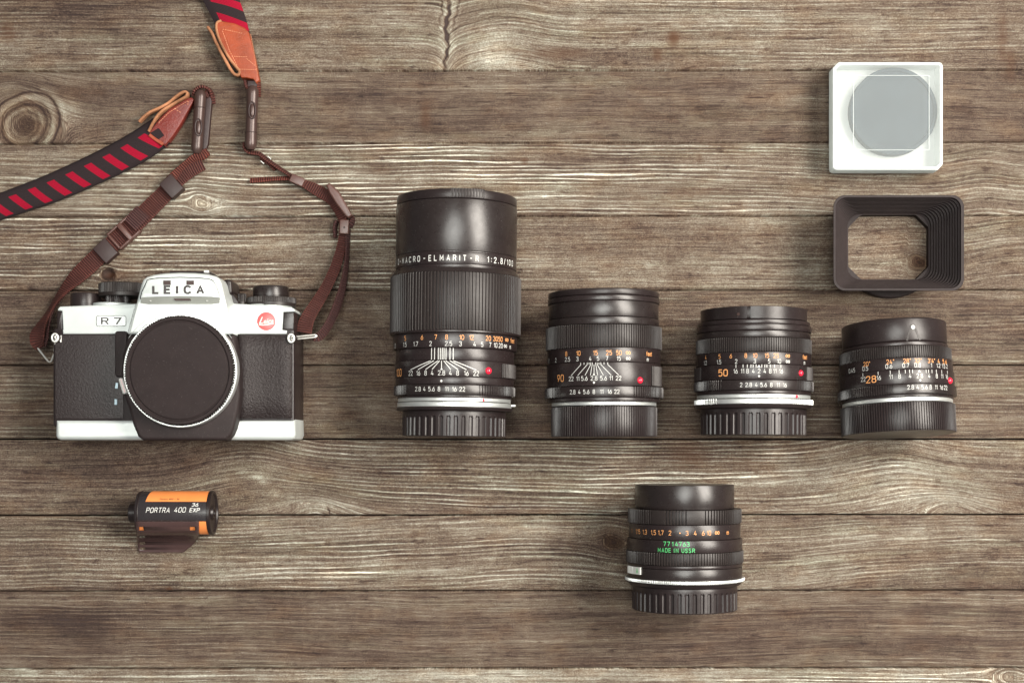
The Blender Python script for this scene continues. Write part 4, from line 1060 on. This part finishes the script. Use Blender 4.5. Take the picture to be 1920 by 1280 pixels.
segs = [(x/4+1000, 679, x/4+1000, 683) for x in tk]
segs += [(a/4+1000, 683, b2/4+1000, 703) for a, b2 in ((355, 282), (404, 332), (430, 387), (441, 428), (455, 455), (468, 482), (479, 525), (506, 583), (558, 640))]
L.lines('depth_lines', 106.2, segs, W_, 0.95, parent=ir)
L.marks('aperture_index', 106.2, [('^', 1113.6)], W_, h=4, py=700.8, parent=ir)
L.marks('depth_scale', 106.2, q4([('22', 282), ('11', 333), ('5.6', 382), ('2.8', 454), ('5.6', 526), ('11', 583), ('22', 638)]), W_, h=7.6, py=708.6, parent=ir)
L.marks('focal_length', 106.2, [('90', 1050.5)], O_, h=12, py=706.5, xs=0.9, bold=0.0, parent=ir)
L.marks('index_dot', 106.2, [('•', 1113.5)], W_, h=2.1, py=716.6, parent=ir)
L.marks('aperture_scale', 110.8, q4([('2.8', 293), ('4', 343), ('5.6', 396), ('8', 453), ('11', 512), ('16', 572), ('22', 625)]), W_, h=7.3, py=733.8, parent=ar)
L.bead(1200, 712, 106.2, 6.2)

# --- 50
L = Lens('camera_lens', 'black lens with an orange 50 and two silver rings above its grooved rear cap', 1412.5, 111.5, 695, rz=-0.2)
fc = L.ring('front_cap', 573, 597, 97, PL, solid0=True, ch=2.6)
L.arc_block('cap_rim', 573.6, 596, 98.6, None, 1400, PL, fc)
L.arc_block('cap_rim', 573.6, 596, 98.6, 1407, None, PL, fc)
L.marks('cap_latch', 98.9, [('•', 1384)], M['clip'], h=3.0, py=588, parent=fc)
L.ring('front_ring', 597.6, 606, 104, BM); L.ring('front_ring', 606.5, 618, 106.6, BM); L.ring('front_barrel', 618.6, 631, 105, BM2)
L.ring('focus_ring', 631.4, 658.5, 107.2, RB, ribs=150, depth=1.6)
dr = L.ring('distance_scale_ring', 659, 682, 106.6, BM)
ir = L.ring('index_ring', 682.4, 711, 107.8, BM)
L.arc_block('grip_segment', 685, 710, 109.9, 1513, None, RB, ir, 1)
L.arc_block('grip_segment', 685, 710, 109.9, None, 1312, RB, ir, 1)
ar = L.ring('aperture_ring', 711.8, 730.4, 110.8, BM2, ribs=140, zones=[(None, 1355), (1494, None)], depth=1.5)
L.ring('rear_barrel', 730.6, 738, 106, BM)
L.ring('mount_ring', 738.3, 745.4, 105, SR); L.ring('mount_gap', 745.2, 747.2, 104, BM)
ad_ = L.ring('adapter_ring', 747, 756.3, 110.2, SR, ribs=130, zones=[(None, 1347), (1488, None)], depth=1.8)
L.ring('flange', 756.6, 763.5, 109, PL, hw1=107)
L.eos_cap(763, 815.5, 97.8, 773)
q5 = lambda lst: [(t, x/4.415+1280) for t, x in lst]
L.marks('feet_scale', 106.6, q5([('4', 190), ('5', 305), ('6', 398), ('8', 522), ('10', 599), ('15', 697), ('25', 773), ('∞', 870), ('feet', 1013)]), O_, h=7.6, py=666.3, parent=dr)
L.marks('metre_scale', 106.6, q5([('1.2', 187), ('1.5', 300), ('2', 442), ('3', 597), ('5', 716), ('10', 798), ('∞', 871), ('m', 1008)]), W_, h=7.4, py=676.8, parent=dr)
L.lines('depth_lines', 107.8, [(x/4.415+1280, 683, x/4.415+1280, 689) for x in (441, 500, 535, 565, 583, 608, 655, 680, 697, 725, 760, 813)], W_, 1.1, parent=ir)
L.marks('aperture_index', 107.8, [('^', 1423)], W_, h=5.2, py=686, parent=ir)
L.marks('depth_scale', 107.8, q5([('16', 438), ('11', 495), ('8', 537), ('4', 584), ('2', 632), ('4', 679), ('8', 725), ('11', 763), ('16', 815)]), W_, h=7.6, py=695.2, parent=ir)
L.marks('focal_length', 107.8, [('50', 1355.6)], O_, h=11.6, py=697.6, xs=1.0, bold=0.012, parent=ir)
L.marks('index_dot', 107.8, [('•', 1423.4)], W_, h=2.0, py=704.8, parent=ir)
L.marks('aperture_scale', 110.8, q5([('2', 484), ('2.8', 546), ('4', 609), ('5.6', 671), ('8', 734), ('11', 792), ('16', 847)]), W_, h=7.4, py=721, parent=ar)
L.marks('adapter_lettering', 110.2, [('L/R-EOS', 1422.7)], M['grey_ink'], h=6.2, py=751.2, xs=1.15, bold=0.0, parent=ad_)
L.bead(1501.5, 697.5, 107.8, 5.8); L.bead(1494, 742, 105, 2.8, name='red_mount_mark')

# --- 28
L = Lens('camera_lens', 'short black lens with an orange 28, lying below the rectangular hood', 1680, 108.2, 705, rz=1.6, tilt=-4.2)
fc = L.ring('front_cap', 592, 637.5, 95.5, PL, solid0=True, ch=3.5)
# wedge shaped finger recess shown as a raised facet
L.marks('cap_dot', 95.5, [('•', 1717)], W_, h=3.9, py=611.5, e=1.2, parent=fc)
L.lines('cap_lip', 95.5, [(1704, 637, 1714, 606), (1729, 636, 1718.5, 606)], M['rubber'], 3.4, e=0.5, parent=fc)
L.ring('front_ring', 638, 645.4, 96.8, BM)
L.ring('focus_ring', 646, 668, 102.2, RB, ribs=150, depth=1.6)
dr = L.ring('distance_scale_ring', 668.4, 691, 103.6, BM)
ir = L.ring('index_ring', 691.4, 718.4, 105.2, BM)
ar = L.ring('aperture_ring', 719, 737.2, 108, BM2, ribs=150, zones=[(None, 1676)], depth=1.5)
L.ring('rear_barrel', 737.4, 742.6, 102, BM)
L.ring('mount_ring', 742.9, 750.6, 100.3, SR)
L.ring('rear_cap', 751.6, 806, 104.4, PL, ribs=134, solid1=True, ch=2.0, depth=1.6)
q7 = lambda lst: [(t, x/4.74+1540) for t, x in lst]
L.marks('feet_scale', 103.6, q7([('20"', 410), ('24"', 620), ('28"', 770), ('32"', 870), ("3'4\"", 988), ('4', 1050), ('5', 1093), ('6', 1116)]), O_, h=7.6, py=675.6, parent=dr)
L.marks('metre_scale', 103.6, q7([('0.45', 275), ('0.5', 395), ('0.6', 606), ('0.7', 757), ('0.8', 862), ('1', 985), ('1.2', 1048), ('1.5', 1093), ('2', 1122)]), W_, h=7.4, py=684, parent=dr)
L.lines('depth_lines', 105.2, [(x/4.74+1540, 692.4, x/4.74+1540, 699) for x in (372, 508, 616, 695, 750, 788, 815, 935, 957, 987, 1026, 1074, 1124)], W_, 1.0, parent=ir)
L.marks('aperture_index', 105.2, [('^', 1724.6)], W_, h=5, py=695.4, parent=ir)
L.marks('depth_scale', 105.2, q7([('22', 372), ('16', 512), ('11', 620), ('8', 697), ('4', 790), ('2.8', 876), ('4', 960), ('8', 1028), ('11', 1076), ('16', 1117)]), W_, h=7.6, py=704.2, parent=ir)
L.marks('focal_length', 105.2, [('28', 1633)], O_, h=12.0, py=705.8, xs=1.0, bold=0.0, parent=ir)
L.marks('index_dot', 105.2, [('•', 1725.6)], W_, h=1.9, py=712.4, parent=ir)
L.marks('aperture_scale', 108, q7([('2.8', 790), ('4', 852), ('5.6', 914), ('8', 968), ('11', 1018), ('16', 1065), ('22', 1101)]), W_, h=7.5, py=725.8, parent=ar)
L.bead(1781, 711, 105.2, 6.2)

# --- soviet lens
L = Lens('camera_lens', 'black lens with green lettering and a white A lever, alone below the row', 1283.5, 111.3, 1030)
L.ring('front_barrel', 910, 956, 92.2, BM2, solid0=True, ch=1.2)
L.ring('focus_ring', 957, 984, 105.8, RB, ribs=112, zones=[(None, 1221), (1247, 1291), (1322, None)], depth=2.2)
dr = L.ring('distance_scale_ring', 984.6, 1013, 103.8, BM)
gr = L.ring('serial_ring', 1013.6, 1037, 107, BM)
L.ring('aperture_ring', 1037.6, 1061, 109.2, RB, ribs=128, depth=1.7)
L.ring('collar', 1061.4, 1068, 107.5, BM)
lv = L.ring('rear_barrel', 1068.4, 1090, 107, BM2)
L.ring('mount_ring', 1090.3, 1096.4, 111.3, SR, ribs=190, depth=0.9)
L.ring('flange', 1096.8, 1104, 108, PL, hw1=103)
L.eos_cap(1103.6, 1152, 98, 1114)
q8 = lambda lst: [(t, x/4.267+1150) for t, x in lst]
L.marks('metre_scale', 103.8, q8([('1', 148), ('1,15', 196), ('1,3', 251), ('1,5', 320), ('1,7', 380), ('2', 452), ('3', 590), ('4', 655), ('6', 719), ('10', 765), ('∞', 831), ('m', 915)]), O_, h=8, py=999, parent=dr)
L.marks('scale_dot', 103.8, [('•', 1275)], O_, h=1.3, py=999, parent=dr)
L.marks('serial_number', 107, [(c2, 1246.5+i*7.3) for i, c2 in enumerate('7714763')], M['green'], h=7.6, py=1019.6, xs=0.9, bold=0.006, parent=gr)
tx = 'MADE IN USSR'
xx = [1236, 1243, 1249.5, 1255.5, 0, 1264, 1269.6, 0, 1280.5, 1287, 1293.6, 1300.6]
L.marks('origin_lettering', 107, [(c2, x) for c2, x in zip(tx, xx) if c2 != ' '], M['green'], h=7.2, py=1031.6, xs=0.85, bold=0.006, parent=gr)
lever = L.ring('auto_lever', 1066.8, 1080.6, 110.2, M['white'], parent=None, inner=4)
# keep only the part of that ring that is the lever: rebuild as a curved block
bpy.data.objects.remove(lever)
r1 = L.r(110.2); r0 = r1-5; pa, pb = L.phi(1173.8, r1), L.phi(1199.8, r1); V = []; F = []; K = 44
ya, yb = L.y(1067, r1), L.y(1081, r1)
for i in range(K+1):
    p = -1.42+(pb+1.42)*i/K
    t = i/K; g = -1.2 if (t < 0.62 and (i % 6) < 2) else 0
    for y in (ya, yb):
        for q in (r1+g, r0): V.append((L.X0+q*math.sin(p), y, L.zc+q*math.cos(p)))
for i in range(K):
    a, c = 4*i, 4*(i+1); F += [(a, a+2, c+2, c), (a+1, c+1, c+3, a+3), (a, c, c+1, a+1), (a+2, a+3, c+3, c+2)]
F += [(0, 1, 3, 2), (4*K, 4*K+2, 4*K+3, 4*K+1)]
lo = recalc(obj('auto_lever', V, F, W_, L.root, ang=20))
L.marks('lever_letter', 110.2, [('A', 1194.4)], M['green'], h=8.6, py=1074, xs=0.8, bold=0.03, parent=lo)

# ------------------------------------------------------------------ FILM CARTRIDGE
zc = 41.0
fo = thing('film_cartridge', 'small black and orange 35 mm film cartridge with its brown film leader sticking out', 'film roll', PT(322, 965, 0))
kz = (H-zc)/H
def FX(px, z=zc): return (px-CX)*(H-z)/H
yc = (CY-961)*kz; rb_ = 40.0
a0, a1 = -687.0, -555.0
V, F = lathe(0, yc, zc, [(a0, 0.01), (a0, rb_-1), (a0+1.5, rb_), (a1, rb_), (a1, 0.01)], 96, 'x')
can = recalc(obj('can', V, F, M['label_black'], fo, ang=40))
V, F = lathe(0, yc, zc, [(a0-1.5, 0.01), (a0-1.5, rb_-3), (a0-0.6, rb_-0.8), (a0+5, rb_+0.8), (a0+6, rb_)], 96, 'x'); recalc(obj('end_cap', V, F, M['plastic'], fo, ang=40))
a2 = a1+5
V, F = lathe(0, yc, zc, [(a1-2, rb_), (a1-1, rb_+1.2), (a2-1.5, rb_+1.2), (a2, rb_-0.5), (a2, rb_-4), (a2-3, rb_-6), (a2-3.5, 14), (a2+0.5, 12), (a2+0.5, 7), (a2-5, 5.5), (a2-6, 0.01)], 96, 'x'); recalc(obj('end_cap', V, F, M['plastic'], fo, ang=40))
V, F = lathe(0, yc, zc, [(a0-18.5, 0.01), (a0-18.5, 10), (a0-18.5, 16.4), (a0-17, 17.8), (a0-1, 18)], 48, 'x'); recalc(obj('spool_end', V, F, M['plastic'], fo, ang=40))
def cyl_patch(x0, x1, f0, f1, rr, mat, name, slant=0.0):
    V = []; K = 20
    for i in range(K+1):
        f = f0+(f1-f0)*i/K
        for x in (x0+slant*(i/K), x1): V.append((x, yc+rr*math.sin(f), zc+rr*math.cos(f)))
    F = [(2*i, 2*i+1, 2*i+3, 2*i+2) for i in range(K)]
    return obj(name, V, F, mat, can)
def fphi(py, rr=40.3):
    lo, hi = -1.5, 1.5
    for _ in range(40):
        m_ = (lo+hi)/2; y = yc+rr*math.sin(m_); z = zc+rr*math.cos(m_)
        if CY-y*H/(H-z) > py: lo = m_
        else: hi = m_
    return (lo+hi)/2
cyl_patch(FX(272.5, 76), a1-2.2, fphi(940), fphi(921.5)+0.35, 40.35, M['label_orange'], 'label_panel', 7)
cyl_patch(FX(373, 60), a1-2.2, fphi(1001), fphi(977), 40.35, M['label_orange'], 'label_panel')
def ftext(name, items, mat):
    mb = MB(); rr = 40.6
    for s_, px, py, h, kw in items:
        f0 = fphi(py, rr); z = zc+rr*math.cos(f0); x0 = FX(px, z); hh_ = h*(H-z)/H
        V, F = text_script(s_, hh_, kw['sw'], kw['shear']) if 'sw' in kw else text_flat(s_, hh_, **kw)
        mb.add([(x0+x, yc+(rr+e)*math.sin(f0+y/rr), zc+(rr+e)*math.cos(f0+y/rr)) for x, y, e in V], F)
    return mb.build(name, mat, can, smooth=False)
ftext('label_lettering', [('PORTRA', 296.5, 955.8, 8.8, dict(shear=0.2, width=43, wt=0.42)), ('400', 337.6, 955.2, 8.8, dict(shear=0.2, width=21, wt=0.42)), ('EXP', 365, 955.6, 6.8, dict(shear=0.2, width=18.5, wt=0.6)), ('36', 366, 945.6, 6.2, dict(shear=0.2, width=12, wt=0.6))], W_)
ftext('label_small_print', [('Portra 400 • 36', 318, 935, 4.2, dict(shear=0.15, sw=36))], M['brown_ink'])
# film leader: emerges at the light trap, drapes to the table.  Perforations are real holes.
path = [(977, 82), (985, 78.5), (993, 72), (1001, 58), (1006, 36), (1011, 18), (1018, 7), (1027, 3.5), (1035, 2.5)]
path = [tuple(q) for q in spline(path, 9)]
holes = [(987, 993.5), (1004, 1008.5), (1015, 1020.5), (1025.5, 1030)]
cols = [253, 260.5, 270.5, 356, 366, 373]
def edge_x(py):
    if py < 1002: return 373
    t = (py-1002)/32; return 373-28*(t**1.6)
V = []; F = []; n = len(path)
for py, z in path:
    tl = (py-978)/57*8
    ex = edge_x(py)
    cs_ = [253+tl*0.9, 260.5+tl*0.25, 271+tl*0.2, min(356, ex-6), min(366, ex-3), ex]
    for x in cs_: V.append(PT(x, py, z))
for i in range(n-1):
    ym = (path[i][0]+path[i+1][0])/2
    for k in range(5):
        inh = any(a <= ym <= b2 for a, b2 in holes)
        if inh and k == 1: continue
        if k == 3 and 987 <= ym <= 993.5: continue
        F.append((i*6+k, i*6+k+1, (i+1)*6+k+1, (i+1)*6+k))
fl = obj('film_leader', V, F, M['film'], fo, ang=80)
md = fl.modifiers.new('thickness', 'SOLIDIFY'); md.thickness = 0.8*U; md.offset = 0
cyl_patch(FX(258, 60), FX(272, 60), fphi(995), fphi(985), 40.4, M['label_orange'], 'label_panel')
cyl_patch(FX(355, 60), FX(368, 60), fphi(995), fphi(985), 40.4, M['label_orange'], 'label_panel')
# light trap lip
mb = MB(); mb.add(*tube([(a0+4, yc+40*math.sin(fphi(975.5)), zc+40*math.cos(fphi(975.5))), (a1-8, yc+40*math.sin(fphi(975.5)), zc+40*math.cos(fphi(975.5)))], 1.2, 8))
mb.build('felt_lip', M['plastic_matt'], can)

# ------------------------------------------------------------------ FILTER CASE + FILTER
fcse = thing('filter_case', 'square frosted white plastic case holding a round dark filter', 'filter case', PT(1655, 225, 0))
def ccut(x0, y0, x1, y1, r, cut):     # rounded square with two diagonal corners cut (image coords, y down)
    out = []
    def arc(cx, cy, a0, r_): return [(cx+r_*math.cos(R(a0+90*k/5)), cy+r_*math.sin(R(a0+90*k/5))) for k in range(6)]
    out += [(x1, y1-cut), (x1-cut*0.9, y1)]
    out += arc(x0+r, y1-r, 90, r)
    out += [(x0, y0+cut), (x0+cut, y0)]
    out += arc(x1-r, y0+r, 270, r)
    return out
ZT = 56
base = sl('case_base', ccut(1561, 119, 1765, 319, 7, 9), 0, 22, M['frost_side'], fcse, 3)
# side walls (open frame) and clear lid
A = ccut(1561.5, 116.3, 1768.5, 319, 8, 11)
Pp = [PT(x, y, ZT)[:2] for x, y in A]; n = len(Pp)
rings = [(inset(Pp, 1.5), 20), (Pp, 24), (Pp, ZT-3), (inset(Pp, 0.8), ZT-0.8), (inset(Pp, 3), ZT), (inset(Pp, 6), ZT), (inset(Pp, 6.2), ZT-3), (inset(Pp, 6.2), 20)]
V = []; F = []
for q, z in rings: V += [(x, y, z) for x, y in q]
for k in range(len(rings)):
    for i in range(n):
        j = (i+1) % n; k2 = (k+1) % len(rings); F.append((k*n+i, k*n+j, k2*n+j, k2*n+i))
recalc(obj('case_wall', V, F, M['frost_side'], fcse, ang=40))
q = inset(Pp, 5.9); recalc(obj('case_lid', [(x, y, ZT-0.6) for x, y in q]+[(x, y, ZT-2.4) for x, y in q], [tuple(range(n)), tuple(range(2*n-1, n-1, -1))]+[(i, (i+1) % n, n+(i+1) % n, n+i) for i in range(n)], M['frost'], fcse, smooth=False))
# ridge square on the lid
sq = [(1600, 142), (1742, 142), (1742, 281.5), (1600, 281.5)]
mb = MB()
for i in range(4):
    p, q2 = sq[i], sq[(i+1) % 4]; mb.add(*tube([PT(p[0], p[1], ZT-0.2), PT(q2[0], q2[1], ZT-0.2)], 0.75, 6))
mb.build('lid_ridge', M['frost_line'], fcse)
fg = thing('lens_filter', 'round dark glass filter lying inside the frosted square case', 'lens filter', PT(1676, 209, 23))
c0 = PT(1676, 208.5, 44)
V, F = lathe(c0[0], c0[1], 0, [(24, 0.01), (24, 79), (25, 80.5), (43, 80.5), (44, 79.5), (44, 74), (42, 73.5), (41, 0.01)], 96, 'z')
fr = recalc(obj('filter_rim', V, F, M['filter_glass'], fg, ang=40))

# ------------------------------------------------------------------ RECTANGULAR LENS HOOD
ho = thing('lens_hood', 'black rectangular lens hood with a stepped inside standing open on the planks', 'lens hood', PT(1680, 460, 0))
ZH = 92
def rr_sec(x0, y0, x1, y1, r, z, chm=0):
    return [PT(x, y, z) for x, y in rrect(x0, y0, x1, y1, r, 8)]
N = 12; secs = []
# outer shell from the base up to the rim
secs.append(rr_sec(1574, 384, 1762, 536, 30, 14))
secs.append(rr_sec(1569, 376, 1785, 540, 26, 50))
secs.append(rr_sec(1563.5, 368, 1804, 543.5, 23, ZH-5))
secs.append(rr_sec(1562.5, 366, 1807.5, 545, 22, ZH-2))
secs.append(rr_sec(1563, 366.4, 1807, 544.6, 22, ZH))
secs.append(rr_sec(1567, 370, 1802, 540.5, 20, ZH))
# stepped inner wall
for i in range(N):
    t0 = (i+0.0)/N; t1 = (i+0.8)/N
    def at(t, z):
        l = lambda a, b2: a+(b2-a)*t
        return rr_sec(l(1567.5, 1588), l(371, 401), l(1801.5, 1741), l(540, 525), l(19, 26), z)
    z0 = (ZH-1)-(ZH-19)*t0; z1 = (ZH-1)-(ZH-19)*((i+1.0)/N)
    secs.append(at(t0, z0)); secs.append(at(t0+0.35/N, z1+1.0)); secs.append(at(t1, z1))
secs.append(rr_sec(1589, 402, 1740.5, 524.5, 26, 17)); secs.append(rr_sec(1589, 402, 1740.5, 524.5, 26, 14))
n = len(secs[0]); V = []; F = []
for s_ in secs: V += s_
for k in range(len(secs)):
    k2 = (k+1) % len(secs)
    for i in range(n): F.append((k*n+i, k*n+(i+1) % n, k2*n+(i+1) % n, k2*n+i))
recalc(obj('hood_shell', V, F, M['plastic_matt'], ho, ang=25))
# mount plate with octagonal opening, and round clamp ring under it
def oct_(x0, y0, x1, y1, c): return [(x0+c, y0), (x1-c, y0), (x1, y0+c), (x1, y1-c), (x1-c, y1), (x0+c, y1), (x0, y1-c), (x0, y0+c)]
cm = PT(1668, 463, 8)
V = []; F = []; n = 96
octp = [PT(x, y, 15)[:2] for x, y in oct_(1590, 403, 1741, 524, 24)]
def ray(poly, c, a):
    d = (math.cos(a), math.sin(a)); best = None
    for i in range(len(poly)):
        p, q = poly[i], poly[(i+1) % len(poly)]; ex, ey = q[0]-p[0], q[1]-p[1]
        den = d[0]*ey-d[1]*ex
        if abs(den) < 1e-9: continue
        t = ((p[0]-c[0])*ey-(p[1]-c[1])*ex)/den; u = ((p[0]-c[0])*d[1]-(p[1]-c[1])*d[0])/den
        if t > 0 and -1e-6 <= u <= 1+1e-6 and (best is None or t < best): best = t
    return best
ring_ = []
for i in range(n):
    a = 2*PI*i/n; t = ray(octp, cm, a); R1 = 96
    for (rr, z) in ((R1, 0.3), (R1, 15), (R1-2, 16.5), (t, 16.5), (t, 0.3)):
        V.append((cm[0]+rr*math.cos(a), cm[1]+rr*math.sin(a), z))
for i in range(n):
    j = (i+1) % n
    for k in range(5): F.append((i*5+k, j*5+k, j*5+(k+1) % 5, i*5+(k+1) % 5))
recalc(obj('mount_clamp', V, F, M['plastic_matt'], ho, ang=30))
